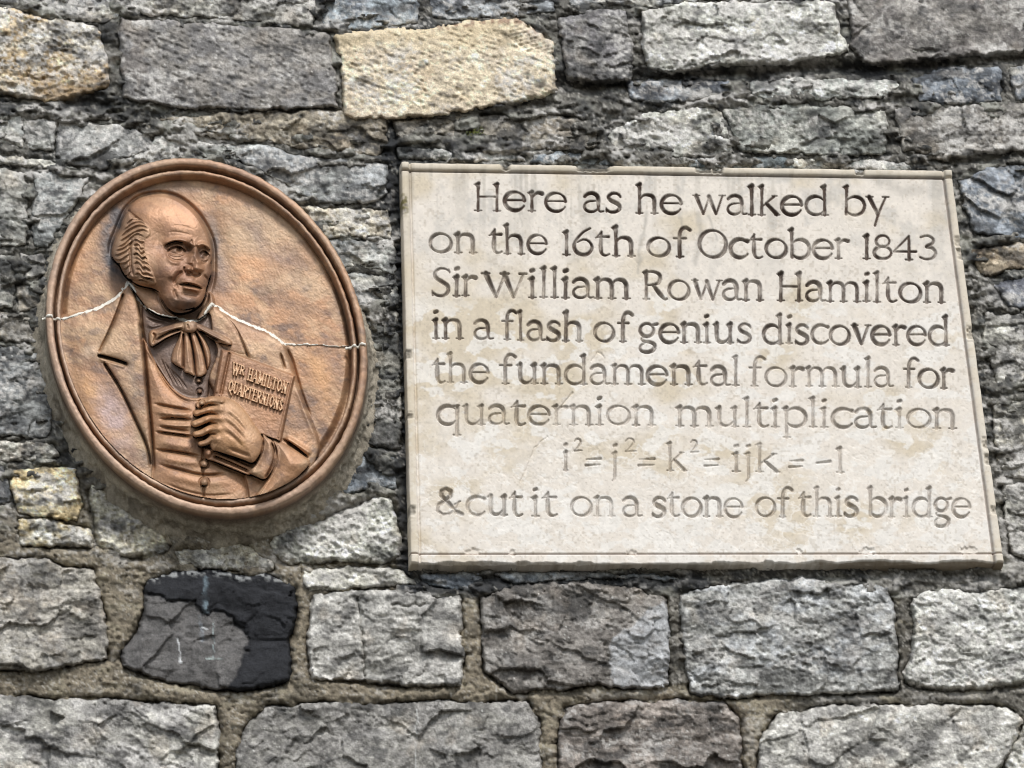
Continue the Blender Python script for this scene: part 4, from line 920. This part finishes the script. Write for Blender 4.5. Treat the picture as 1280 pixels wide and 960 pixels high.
GL['W'] = (2.06, [([(.20,1.18),(.66,.02)], .13, .08), ([(1.06,1.16),(.68,.04)], .06, .06), ([(1.04,1.18),(1.46,.02)], .13, .08), ([(1.90,1.18),(1.48,.04)], .06, .06), ([(.0,1.20),(.36,1.20)], .05, .05), ([(.86,1.20),(1.24,1.20)], .05, .05), ([(1.72,1.20),(2.06,1.20)], .05, .05)])
GL['R'] = (1.32, stem(.26, 0, 1.42)+[([(.20,1.38),(.60,1.40),(.90,1.28),(.96,1.06),(.84,.82),(.52,.72),(.30,.72)], .05, .05, TH*1.0), ([(.60,.72),(1.12,.06),(1.30,.02)], .09, .06, .12)])
GL['O'] = (1.50, bowl(.75, .68, .66, .70))
GL['1'] = (.52, stem(.28, 0, 1.22))
GL['6'] = (1.06, [([(.86,1.38),(.54,1.18),(.24,.82),(.10,.48),(.20,.16),(.48,.0),(.76,.08),(.94,.38),(.82,.68),(.56,.80),(.26,.66)], .06, .05, TH*1.1)])
GL['8'] = (1.00, [(arc(.50,.90,.31,.30,0,360,20), .06, .06, TH*.8), (arc(.50,.31,.40,.32,0,360,20), .07, .07, TH*.95)])
GL['4'] = (1.14, [([(.72,1.2),(.08,.46)], .055, .05), ([(.04,.42),(1.08,.42)], .05, .06), ([(.74,1.22),(.76,0)], .06, .09), ([(.58,0),(.92,0)], .036, .036)])
GL['3'] = (.92, [([(.12,1.14),(.44,1.22),(.70,1.06),(.66,.82),(.40,.66),(.66,.58),(.82,.32),(.66,.06),(.36,.0),(.10,.10)], .06, .06, TH*.95)])
GL['2'] = (.84, [([(.10,.98),(.28,1.20),(.56,1.14),(.62,.84),(.42,.46),(.14,.10)], .06, .05, TH*.95), ([(.10,.06),(.78,.10)], .09, .06)])
GL['='] = (.92, [([(.06,.30),(.86,.34)], .085, .03), ([(.08,.66),(.88,.70)], .03, .085)])
GL['-'] = (.86, [([(.06,.50),(.80,.58)], .05, .09)])
GL['&'] = (1.34, [([(1.30,.02),(1.0,.16),(.56,.70),(.30,.98),(.30,1.22),(.52,1.34),(.76,1.22),(.74,.96),(.46,.72),(.14,.50),(.10,.20),(.36,.0),(.72,.06),(1.0,.34),(1.12,.62)], .12, .05, TH*1.05), ([(.92,.50),(1.22,.70)], .05, .05)])
# words: text, x0, x1, baseline at x0, baseline at x1, x-height (photo pixels), darkness of what sits in the cut
LINES = [
 [('Here',591,710,262.5,264.2,24,.95),('as',728,778,264.8,265.4,24,.95),('he',794,854,266,267,24,.9),('walked',866,1037,267.5,268.6,24,.85),('by',1052,1110,268.8,269.3,24,.95)],
 [('on',536,597,315.1,315.6,24,.55),('the',610,685,316.4,317.4,24,.8),('16th',701,795,318.2,319.8,24,.9),('of',808,863,320.5,320.9,24,.85),('October',872,1063,321.2,323.2,24,.75),('1843',1076,1172,323.4,324.4,24,.85)],
 [('Sir',538,597,369.1,369.6,24.5,.7),('William',602,789,370.6,373,24.5,.75),('Rowan',802,955,373.4,375.3,24.5,.75),('Hamilton',969,1182,375.6,377.6,24.5,.8)],
 [('in',539,580,423,423.3,24,.8),('a',591,617,423.8,424,24,.8),('flash',625,729,424.5,425.6,24,.75),('of',742,790,426.8,427.2,24,.75),('genius',797,940,427.4,428.6,24,.75),('discovered',952,1188,429,431.6,24,.75)],
 [('the',540,612,477.9,478.6,24,.65),('fundamental',622,926,479,481.4,24,.7),('formula',934,1117,481.9,483.6,24,.6),('for',1127,1194,484.2,485,24,.8)],
 [('quaternion',544,820,530.2,531,24,.6),('multiplication',844,1197,532.3,535.3,24,.65)],
 [('i',703,711,587,587,23,.75),('2',717,729,564.6,564.6,13,.7),('=',731,752,588,588,21,.7),('j',763,774,588,588,23,.7),('2',780,796,565.2,565.2,14,.75),('=',797,819,588,588,21,.7),('k',833,859,588.5,588.7,23,.65),('2',862,874,566,566,13,.7),('=',879,899,589,589,21,.7),('ijk',913,975,589,590,23,.65),('=',986,1005,590.5,590.5,21,.65),('-',1019,1039,590,590,23,.65),('1',1043,1057,590,590,25,.6)],
 [('&',545,579,643.3,643.5,24,.7),('cut',582,655,643.8,644.3,24,.6),('it',662,698,644.4,644.6,24,.65),('on',712,769,645,645.2,24,.5),('a',777,803,645.2,645.4,24,.6),('stone',813,930,645.6,646,24,.55),('of',943,990,645.6,645.6,24,.6),('this',997,1074,645.4,645.4,24,.6),('bridge',1083,1215,645.6,646.2,24,.6)],
]
PLAQUE = empty('inscribed_plaque', 'pale cream limestone tablet with eight lines of cut lettering, set in the wall', 'plaque', (PLW/2, 0.02, Z0))
def tocoord():
    n0 = 1.12e-3
    xs = np.linspace(0, PLW, int(PLW/n0)); zs = np.linspace(0.009, PLH, int(PLH/n0))
    xs = np.r_[0, xs, PLW]; zs = np.r_[0.009, zs, PLH]
    return xs, zs
def plaque():
    xs, zs = tocoord(); X, Z = np.meshgrid(xs, zs[::-1])
    P0 = np.stack([X, np.zeros_like(X), Z+Z0], -1); uv = proj(P0); U, V = uv[..., 0].astype(F4), uv[..., 1].astype(F4)
    mm = lambda a: (a*1000).astype(F4)
    eL, eR, eT, eB = mm(X), mm(PLW-X), mm(PLH-Z), mm(Z)-9
    wav = 0.9*vnoise(U/17, V/17, 3)+0.5*vnoise(U/5, V/5, 4)
    def bead(e, c, wdt=7.0):
        return -9*sstep(2.8, 0, e)**1.2*1.0+ np.where(e < 14.5, 3.6*np.sqrt(np.maximum(1-((e-7.5)/7.2)**2, 0)), 0)-3.4*np.exp(-((e-15.8)/1.5)**2)
    cT = chips(U, [(632,8),(742,24),(752,14),(880,14),(897,6),(1073,7)])*1.0
    cL = chips(V, [(258,14),(443,6),(520,4),(640,8)]); cR = chips(V, [(303,8),(318,8),(418,10),(556,10),(575,7),(640,6)])
    h = bead(eT+wav*.3, 0)+bead(eL+wav*.3, 0)+bead(eR+wav*.3, 0)
    h += -(4.2*cT)*sstep(15, 11, eT+wav)*(1+.5*vnoise(U/3, V/3, 5))-6*cT*sstep(9, 3, eT+wav)
    h += -(2.6*cL)*sstep(14, 9, eL+wav)*(1+.5*vnoise(U/3, V/3, 6)); h += -(4.0*cR)*sstep(13, 8, eR+wav*2)*(1+.5*vnoise(U/3, V/3, 8))
    # foot: a fine quirk, a flat fillet, then a spalled chamfer
    cb = 1.8*vnoise(U/16, V*0, 7)+1.5*ridged(U/11, V*0, 9, 3)+4.0*chips(U, [(560,18),(600,22),(655,10),(730,14),(900,10),(960,6),(1030,22),(1100,40),(1200,40)])
    h = np.where(eB < 31, h-2.6*np.exp(-((eB-17)/1.2)**2)*(1-chips(U, [(592,10),(640,4),(790,6),(1085,11),(1000,4)]))+1.2*sstep(16.4, 15, eB), h)
    ch = np.maximum(2.5+cb*.75-eB, 0); h = h-ch*1.55-0.7*ch*(ch > 0)*vnoise(U/4, V/2.5, 11)*.5
    for u, v, r in ((592,690,12),(640,692,5),(790,691,7),(1085,689,11),(1000,690,5),(1210,688,14)):
        d = np.hypot((U-u)/r, (V-v)/5.5); h -= 2.4*sstep(1, .5, d+.3*vnoise(U/3, V/3, 2))
    # field weathering
    inn = sstep(16, 19, np.minimum(np.minimum(eL, eR), np.minimum(eT, eB-1)))
    h += inn*(0.22*fbm(U/14, V/14, 5, 3)+0.06*vnoise(U/2.5, V/2.5, 6))
    pit = sstep(.5, .75, vnoise(U/3.1, V/3.1, 71))*sstep(0.05, .5, fbm(U/60, V/40, 72, 2)); h -= inn*0.3*pit
    scal = sstep(0.02, .10, fbm(U/26, V/20, 81, 4)-.12); h -= inn*0.30*scal*sstep(480, 560, V)
    for p, a, w0 in (([(651,601),(660,582),(668,560),(684,546)],1.4,1.0),([(716,490),(709,499),(702,508)],2.6,1.2),([(740,450),(747,440),(755,446)],1.5,1.2)):
        d, T, _ = line_dt(U+vnoise(U/4, V/4, 3), V+vnoise(U/4, V/4, 5), p); h -= a*np.exp(-(d/w0)**2)
    # cut the letters
    Gd = np.zeros(U.shape, F4); LB = np.full(U.shape, -1, np.int8); DK = np.zeros(U.shape, F4)
    rl = random.Random(8)
    for li, words in enumerate(LINES):
        for (txt, x0, x1, b0, b1, xh, dk) in words:
            tot = sum(GL[c][0] for c in txt); nat = tot*xh
            sx = (x1-x0)/tot; pen = 0
            for c in txt:
                adv, strokes = GL[c]
                jit = rl.uniform(-.6, .6), rl.uniform(-.5, .5), rl.uniform(.84, 1.10), rl.uniform(-.022, .022)
                for st in strokes:
                    pts, wa, wb = st[0], st[1], st[2]; wm = st[3] if len(st) > 3 else None
                    p = catmull(pts, False, 5) if 2 < len(pts) < 12 else np.array(pts, float)
                    q = np.array([(x0+(pen+a)*sx+jit[0]+jit[3]*b*xh, mix(b0, b1, (pen+a)/tot)-b*xh+jit[1]) for a, b in p])
                    a0, b0_ = q.min(0)-6, q.max(0)+6
                    # rows and columns that can be touched
                    co = unproj(np.array([a0[0], b0_[0], a0[0], b0_[0]]), np.array([a0[1], a0[1], b0_[1], b0_[1]]), 0.0)
                    i0, i1 = np.searchsorted(xs, [co[:, 0].min(), co[:, 0].max()]); j0, j1 = np.searchsorted(zs, [co[:, 2].min()-Z0, co[:, 2].max()-Z0])
                    sl = (slice(len(zs)-j1, len(zs)-j0), slice(i0, i1)); u, v = U[sl], V[sl]
                    if u.size == 0: continue
                    d, T, _ = line_dt(u, v, q)
                    ww = (mix(wa, wb, T) if wm is None else np.where(T < .5, mix(wa, wm, sstep(0, .5, T)), mix(wm, wb, sstep(.5, 1, T))))*xh*1.08*jit[2]+0.30
                    g = np.maximum(ww-d, -1)
                    m = g > Gd[sl]
                    Gd[sl] = np.where(m, g, Gd[sl]); LB[sl] = np.where(m & (g > 0.12), li, LB[sl]); DK[sl] = np.where(m, dk, DK[sl])
                pen += adv
    wear = np.clip(0.80+0.45*fbm(U/30, V/22, 91, 3)-.15*sstep(380, 600, V), .35, 1)
    h -= 2.5*np.minimum(Gd, 2.8)*wear
    DK *= (1-.34*sstep(380, 540, V))*(1-.15*sstep(548, 552, V)*sstep(606, 602, V))
    # colours
    C = np.broadcast_to(lin(225, 217, 205), U.shape+(3,)).copy()
    warm = sstep(-.1, .55, fbm(U/70, V/45, 101, 4)+0.75*np.exp(-(((U-640)/130)**2+((V-430)/130)**2))+.35*np.exp(-(((U-900)/170)**2+((V-600)/60)**2))-.15)
    C = mix(C, lin(206, 193, 169), (warm*.85)[..., None])
    wh = sstep(.05, .22, fbm(U/24, V/16, 111, 5))*sstep(330, 420, V+40*vnoise(U/60, V/60, 3)); C = mix(C, lin(231, 227, 219), (wh*.75)[..., None])
    gr = sstep(.0, .5, fbm(U/20, V/26, 121, 4))*sstep(420, 230, V); C = mix(C, lin(186, 183, 176), (gr*.55)[..., None])
    for p, w0, a in (([(808,266),(802,300),(798,340)],5,.5),([(850,266),(856,300)],3,.35),([(873,268),(876,300),(870,330)],6,.45),([(888,270),(895,300)],3,.4),([(650,264),(652,285)],2,.3),([(730,268),(735,290),(760,300)],9,.3),([(1100,225),(1130,240),(1150,236)],12,.35),([(660,213),(760,214),(900,222),(1180,222)],5,.35)):
        d, T, _ = line_dt(U+3*vnoise(U/9, V/9, 2), V, p); C = mix(C, lin(158, 154, 146), (sstep(w0, 0, d)*a)[..., None])
    st = sstep(.1, .65, vnoise(U/9, V/90, 161)+.5*vnoise(U/3.5, V/60, 162)+.3*fbm(U/20, V/30, 163, 3))*sstep(330, 212, V+40*vnoise(U/23, V*0, 164)); C = mix(C, lin(168, 162, 150), (st*.42)[..., None])
    wb = sstep(.10, .16, fbm(U/17, V/12, 171, 4)-.02)*(1-.8*sstep(.22, .3, fbm(U/17, V/12, 171, 4)))*sstep(470, 590, V+30*vnoise(U/50, V/50, 5)); C = mix(C, lin(240, 236, 228), (wb*.55)[..., None])
    pr = sstep(.55, .8, vnoise(U/3.3, V/3.0, 181)+.3*vnoise(U/30, V/24, 182)); C = mix(C, lin(176, 164, 146), (pr*.35)[..., None])
    C = C*(1+.05*vnoise(U/3, V/3, 5)+.04*vnoise(U/8, V/8, 8))[..., None]
    spk = sstep(.72, .85, vnoise(U/2.6, V/2.6, 131))*.2; C = mix(C, lin(150, 140, 126), spk[..., None])
    # bead: yellowish, soiled where it is broken
    e = np.minimum(np.minimum(eL, eR), eT)
    C = mix(C, lin(206, 194, 170), (sstep(14, 12, e)*.5)[..., None])
    broke = np.maximum(np.maximum(cT*sstep(15, 9, eT+wav), cL*.6*sstep(13, 8, eL+wav)), cR*.4*sstep(12, 6, eR+wav))
    C = mix(C, lin(74, 70, 62), np.clip(broke*1.0, 0, .9)[..., None])
    mo = np.exp(-(((V-255)/13)**2))*sstep(16, 6, eL)*sstep(-.3, .3, vnoise(U/3, V/4, 5)); C = mix(C, lin(120, 112, 62), (mo*.8)[..., None])
    ft = sstep(.6, 2.5, ch)*(.25+.6*sstep(960, 1080, U)+.3*sstep(-.1, .4, fbm(U/14, V/5, 7, 3))); C = mix(C, lin(118, 104, 84), np.clip(ft, 0, .85)[..., None])
    C = mix(C, lin(84, 68, 58), (sstep(2.6, .6, np.abs(np.minimum(eT, eR)-15.8))*.6)[..., None]); C = mix(C, lin(120, 96, 84), (sstep(2.2, .4, np.abs(eB-17))*.6*(eB < 31))[..., None])  # quirk shade painted in along top and right; foot quirk browner
    # soil in the cut strokes
    s_ = sstep(.0, .7, Gd)*DK*np.clip(.98+.75*fbm(U/13, V/9, 141, 3), .2, 1.1)
    C = mix(C, lin(78, 63, 54), np.clip(s_, 0, .95)[..., None])
    H = h/1000.0
    H[0, :] = H[-1, :] = -0.036; H[:, 0] = H[:, -1] = -0.036
    P = P0.copy(); P[..., 1] = -H
    nx = U.shape[1]; f_l = LB[:-1, :-1]
    kid = lambda q: (LB[:-1, :-1] == q) | (LB[1:, 1:] == q) | (LB[1:, :-1] == q) | (LB[:-1, 1:] == q)
    N = grid_normals(P)
    anyl = np.zeros(f_l.shape, bool); said = ['Here as he walked by', 'on the 16th of October 1843', 'Sir William Rowan Hamilton', 'in a flash of genius discovered', 'the fundamental formula for', 'quaternion multiplication', 'i squared = j squared = k squared = ijk = -1', '& cut it on a stone of this bridge']
    for q in range(8):
        k = kid(q); anyl |= k
        o = grid_obj('inscription_line', P, k, M_LETTER, PLAQUE, C, N); o['label'] = 'cut line reading: '+said[q]
    e2 = np.minimum(e, eB); isb = ((e < 15.4) | (eB < 17))[:-1, :-1] & ~anyl
    grid_obj('moulded_edge', P, isb, M_PLAQUE, PLAQUE, C, N)
    grid_obj('tablet', P, ~anyl & ~isb, M_PLAQUE, PLAQUE, C, N)
def chips(t, L):
    r = 0; q = t+2.2*vnoise(t/3.3, t*0, 55)
    for i, (c, w0) in enumerate(L): r = np.maximum(r, sstep(w0*1.15, w0*(.2+.35*((i*37) % 10)/10), np.abs(q-c)))
    return r
def grid_normals(P):
    dx = np.gradient(P, axis=1); dy = np.gradient(P, axis=0)
    n = np.cross(dy, dx); n /= np.maximum(np.linalg.norm(n, axis=-1, keepdims=True), 1e-12)
    s = np.where(n[..., 1:2] > 0, -1, 1)
    return (n*s).astype(F4)
plaque()
# ---------------------------------------------------------------- the medallion
YR = -0.046; HS = 0.00135; YF = YR+13.3*HS            # rim face, metres per relief unit, field
MEDAL = empty('portrait_medallion', 'oval bronze brown relief portrait of a balding man holding a book, beside the tablet', 'medallion', tuple((unproj(EC[0], 640, 0.0)).tolist()))
def medallion():
    R = sculpt(0.68); U, V, H, L = R.U, R.V, R.H, R.L
    r, th = oval_r(U, V)
    P = unproj(U, V, YF); 
    d = P-CAM; k = (YF-H*HS-CAM[1])/d[..., 1]; P = CAM+d*k[..., None]
    N = grid_normals(P)
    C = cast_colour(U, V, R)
    inside = (r < 0.912)[:-1, :-1]
    Lf = np.maximum(np.maximum(L[:-1, :-1], 0), 0)
    sl = R.lab('joint_sealant')
    order = R.names
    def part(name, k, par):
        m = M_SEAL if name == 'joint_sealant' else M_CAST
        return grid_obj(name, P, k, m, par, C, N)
    bust = None
    objs = {}
    tree = {'background_disc': None, 'coat': None, 'lapel': 'coat', 'sleeve': 'coat', 'shirt': None, 'collar': 'shirt', 'cuff': 'shirt', 'waistcoat': None, 'head': None, 'hair': 'head', 'book': None, 'book_lettering': 'book', 'hand': None, 'cravat_knot': None, 'cravat_bow': 'cravat_knot', 'cravat_pleat': 'cravat_knot', 'button': 'waistcoat', 'joint_sealant': None}
    groups = {}
    for nm in tree:
        if nm not in order: continue
        m = (Lf == order.index(nm)) & inside
        if not m.any(): continue
        # separate instances of a kind (the two bows, the lapels, every button) by connected blocks
        if nm in ('lapel', 'cravat_bow', 'button', 'sleeve', 'collar'):
            for mk in components(m):
                if mk.sum() > 12: groups.setdefault(nm, []).append(mk)
        elif nm == 'cravat_pleat': groups[nm] = [m]
        else: groups[nm] = [m]
    for nm in tree:
        for mk in groups.get(nm, []):
            par = objs.get(tree[nm], MEDAL) if tree[nm] else MEDAL
            o = part(nm, mk, par)
            objs.setdefault(nm, o)
def components(m):
    lab = np.zeros(m.shape, np.int32); out = []; idx = np.arange(1, m.size+1).reshape(m.shape)*m
    while True:
        n = idx.copy()
        for ax in (0, 1):
            for s in (1, -1):
                q = np.roll(idx, s, ax); n = np.where(m, np.maximum(n, q*m), 0)
        # row / column sweeps make this converge fast
        if (n == idx).all(): break
        idx = n
    for v in np.unique(idx[idx > 0]): out.append(idx == v)
    return out
def cast_base(U, V):
    C = np.broadcast_to(lin(164, 130, 100), U.shape+(3,)).copy()
    t = fbm(U/42, V/30, 201, 4)
    C = mix(C, lin(186, 142, 104), (sstep(.0, .45, t)*.75)[..., None])
    C = mix(C, lin(186, 160, 128), (sstep(.02, .5, fbm(U/34, V/22, 211, 4))*.6)[..., None])
    C = mix(C, lin(112, 88, 74), (sstep(.0, .42, fbm((U+.5*V)/40, (V-.5*U)/20, 221, 5))*.6)[..., None]); C = mix(C, lin(206, 174, 138), (sstep(.05, .45, fbm((U+.5*V)/30, (V-.5*U)/13, 225, 5))*.5)[..., None])
    C = mix(C, lin(96, 84, 80), (sstep(.25, .6, fbm(U/16, V/12, 231, 4))*.5)[..., None])
    C = C*np.array([.90, .87, .86])*(1+.14*fbm(U/7, V/6, 241, 3)+.07*vnoise(U/2.2, V/2.2, 8))[..., None]
    return C
def cast_colour(U, V, R):
    C = cast_base(U, V)
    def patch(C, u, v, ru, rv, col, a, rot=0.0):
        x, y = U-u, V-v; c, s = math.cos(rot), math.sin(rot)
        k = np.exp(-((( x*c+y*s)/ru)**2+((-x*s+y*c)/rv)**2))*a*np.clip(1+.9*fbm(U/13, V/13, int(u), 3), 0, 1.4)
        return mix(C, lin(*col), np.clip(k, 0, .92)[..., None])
    # worn and stained patina; darker bands round the head and inside the rim
    for a in ((310,330,30,18,(204,152,108),.55),(330,290,60,30,(190,162,130),.6),(375,350,28,12,(206,176,142),.5),(322,295,9,22,(120,102,94),.4,-.5),(345,322,20,8,(118,98,94),.4,.4),
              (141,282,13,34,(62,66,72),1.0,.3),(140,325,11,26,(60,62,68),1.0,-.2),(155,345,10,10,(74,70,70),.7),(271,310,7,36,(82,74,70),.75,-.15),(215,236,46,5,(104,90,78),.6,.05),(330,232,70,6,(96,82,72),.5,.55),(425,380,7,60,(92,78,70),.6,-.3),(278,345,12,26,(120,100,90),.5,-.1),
              (190,225,50,9,(166,146,120),.5,-.1),(108,300,14,40,(202,160,122),.4,.5),(98,330,10,30,(206,150,104),.4,.2),
              (205,268,32,16,(212,162,122),.6),(240,275,12,22,(206,156,118),.4),(112,440,8,8,(214,186,160),.7),
              (140,520,16,38,(176,152,146),.9,-.45),(165,470,6,40,(160,140,120),.4,-.2),(176,545,8,30,(150,132,104),.5,-.3),(205,470,10,20,(196,140,92),.6,-.4),
              (110,490,16,30,(186,140,90),.5,-.4),(400,470,12,40,(196,150,104),.6,-.3),(415,440,10,26,(120,96,84),.5,-.3),(300,555,14,8,(150,112,62),.6),(275,540,8,12,(190,148,104),.4)):
        C = patch(C, *a)
    # darker shirt, neckcloth and face below the brow keep more of the brown wash
    for nm, col, a in (('shirt',(100,84,76),.8),('waistcoat',(168,122,86),.4),('collar',(134,104,80),.35),('head',(176,128,94),.35),('hair',(176,138,104),.4),('cravat_pleat',(196,152,118),.4),('book',(160,116,84),.55),('book_lettering',(226,186,148),.85),('hand',(186,140,98),.45)):
        C = mix(C, lin(*col), (R.maskof(nm)*a)[..., None])
    C = patch(C, 228, 345, 32, 36, (138, 98, 74), .6); C = patch(C, 232, 381, 24, 11, (88, 70, 60), .8); C = patch(C, 205, 350, 8, 22, (110, 80, 64), .6, -.3); C = patch(C, 262, 345, 4, 20, (96, 74, 64), .6); C = patch(C, 165, 330, 8, 26, (112, 88, 72), .5); C = patch(C, 236, 312, 8, 8, (82, 62, 50), .7); C = patch(C, 222, 311, 14, 6, (92, 70, 54), .7); C = patch(C, 254, 318, 8, 6, (80, 60, 48), .75)  # shade of sockets, chin and jaw painted into the tint; the rest brown patina
    # bronze wash settled in the modelled lines
    return np.clip(C, .01, .85)
def rim():
    prof = [(1.0,-30),(1.0,7),(.998,10.6),(.993,12.6),(.984,13.4),(.970,13.7),(.958,13.0),(.953,10.5),(.952,1),(.949,-9),(.941,-9),(.938,2),(.936,6.5),(.930,10.2),(.922,11.0),(.913,10.6),(.908,9.0),(.906,3.0),(.904,-4),(.897,-9.0)]
    q = []
    for (a, b), (c, d) in zip(prof[:-1], prof[1:]):
        n = 2 if abs(d-b) < 6 else 6
        for i in range(n): q.append((a+(c-a)*i/n, b+(d-b)*i/n))
    q.append(prof[-1]); q = np.array(q)
    A = np.linspace(0, 2*math.pi, 901)
    RR, TT = np.meshgrid(q[:, 0], A); HH = np.broadcast_to(q[:, 1], RR.shape)
    def uvof(RR, TT):
        a = EA*RR*np.cos(TT); b = EB*RR*np.sin(TT)
        return EC[0]+a*EDX-b*EDY, EC[1]+a*EDY+b*EDX
    u, v = uvof(RR, TT)
    wob = 0.0022*vnoise(u/9, v/9, 3)+0.0015*vnoise(u/3.5, v/3.5, 8)
    u, v = uvof(RR*(1+wob*(HH > 3)), TT)
    P = unproj(u, v, YR); h = HH-13.3+.25*vnoise(u/4, v/4, 5)
    P[..., 1] = YR-h*HS
    C = cast_base(u, v)
    C = mix(C, lin(164, 134, 112), .35)
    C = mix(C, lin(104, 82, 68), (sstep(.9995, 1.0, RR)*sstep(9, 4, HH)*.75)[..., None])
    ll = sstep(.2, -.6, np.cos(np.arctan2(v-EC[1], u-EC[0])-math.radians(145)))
    C = mix(C, lin(190, 166, 146), (.45*(1-ll)*sstep(8, 10, HH))[..., None])  # paler tint puts the light on the lower left rim into the colour
    C[(HH < 8.5) & (RR < .95)] *= 1.0
    N = grid_normals(P)
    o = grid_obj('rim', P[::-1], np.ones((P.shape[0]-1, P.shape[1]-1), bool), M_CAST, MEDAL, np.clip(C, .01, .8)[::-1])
    # bedding of cement round the back of the rim
    q = [(1.0,-.002),(1.006,.006),(1.014,.014),(1.030,.026),(1.055,.036),(1.095,.046),(1.13,.056),(1.16,.080)]
    q = np.array([(np.interp(t, range(len(q)), [a for a, _ in q]), np.interp(t, range(len(q)), [b for _, b in q])) for t in np.linspace(0, len(q)-1, 29)])
    RR, TT = np.meshgrid(q[:, 0], A); YY = np.broadcast_to(q[:, 1], RR.shape)
    u, v = uvof(RR, TT)
    amt = .70+.38*vnoise(np.cos(TT)*2.2, np.sin(TT)*2.2, 6)+.35*np.maximum(-np.cos(np.arctan2(v-EC[1], u-EC[0])+math.radians(60)), 0)*1.0
    sa, dd = TT*208, YY/PXM*1.3
    dis = (.016*fbm(sa/17, dd/11, 4, 4)+.008*vnoise(sa/4.2, dd/3.6, 5)+.004*vnoise(sa/2.2, dd/2.2, 6))*sstep(1.0, 1.03, RR)
    k = 1+(RR-1)*amt+dis
    u, v = uvof(k, TT); P = unproj(u, v, YR); P[..., 1] = YR+.020+YY+.002*fbm(sa/9, dd/9, 16, 3)*sstep(1.01, 1.05, RR)
    C = np.broadcast_to(lin(176, 167, 150), u.shape+(3,))*(1+.40*fbm(sa/16, dd/11, 5, 4)+.22*vnoise(sa/2.6, dd/2.6, 6))[..., None]
    kk_ = (sstep(.05, .45, fbm(sa/24, dd/14, 8, 4))*.6)[..., None]; C = C*(1-kk_)+lin(96, 88, 76)*kk_
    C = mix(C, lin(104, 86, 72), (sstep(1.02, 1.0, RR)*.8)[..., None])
    up = sstep(360, 250, v); C = mix(C, lin(176, 170, 156), (up*.6)[..., None])
    grid_obj('cement_bedding', P[::-1], np.ones((P.shape[0]-1, P.shape[1]-1), bool), M_MORTAR, MEDAL, np.clip(C, .01, .8)[::-1])
    # sealant over the joint where it crosses the rim
    for th0, nm in ((np.array([(52,396.5),(57,395),(63,394.8),(69,396),(76,398)]), 'a'), (np.array([(432,431.6),(439,431),(446,430.5),(452,430),(457,431)]), 'b')):
        c = catmull(th0, False, 5); rr_, _ = oval_r(c[:, 0], c[:, 1]); hh = np.interp(-rr_, -np.array([p[0] for p in prof[1:]]), np.array([p[1] for p in prof[1:]]))
        n, m_ = len(c), 10; V = []
        for i, (uu, vv) in enumerate(c):
            for j in range(m_):
                a = 2*math.pi*j/m_; wv = 1.7*(1+.25*math.sin(i*1.7)+.15*math.sin(i*3.1))
                p = unproj(uu, vv+wv*math.cos(a), YR); p[1] = YR-(max(hh[i], 5)-13.3+.4+1.5*math.sin(a))*HS; V.append(p)
        F_ = [(i*m_+j, (i+1)*m_+j, (i+1)*m_+(j+1) % m_, i*m_+(j+1) % m_) for i in range(n-1) for j in range(m_)]
        mesh_obj('joint_sealant', V, F_, M_SEAL, MEDAL)
medallion(); rim()
# ---------------------------------------------------------------- a weed in the joint above the plaque
def weed():
    rw = random.Random(3); V = []; F_ = []; C = []
    for k in range(90):
        a = rw.uniform(0, 6.283); r_ = abs(rw.gauss(0, 1)); u = 593+7.5*r_*math.cos(a); v = 167+5.0*r_*math.sin(a)
        p = unproj(u, v, WY-rw.uniform(-.002, .010)); L = rw.uniform(.003, .0065); w0 = L*rw.uniform(.35, .55)
        t = rw.uniform(0, 6.283); d = np.array([math.cos(t), -rw.uniform(.1, .7), math.sin(t)+.2]); d /= np.linalg.norm(d)
        s = np.cross(d, [0, -1, .3]); s /= np.linalg.norm(s); b = len(V); n = np.cross(s, d)
        V += [p, p+d*L*.5+s*w0*.5+n*L*.1, p+d*L, p+d*L*.5-s*w0*.5+n*L*.1]; F_.append((b, b+1, b+2, b+3))
        c = lin(*rw.choice([(78,92,40),(96,104,48),(66,74,38),(112,112,62)])); C += [c]*4
    m = material('weed_leaf', .7, .3, 0, vary=.2)
    o = mesh_obj('weed', V, F_, m, None, np.array(C), smooth=False)
    o['label'] = 'tiny green weed rooted in the dark joint above the pale tablet'; o['category'] = 'weed'
weed()
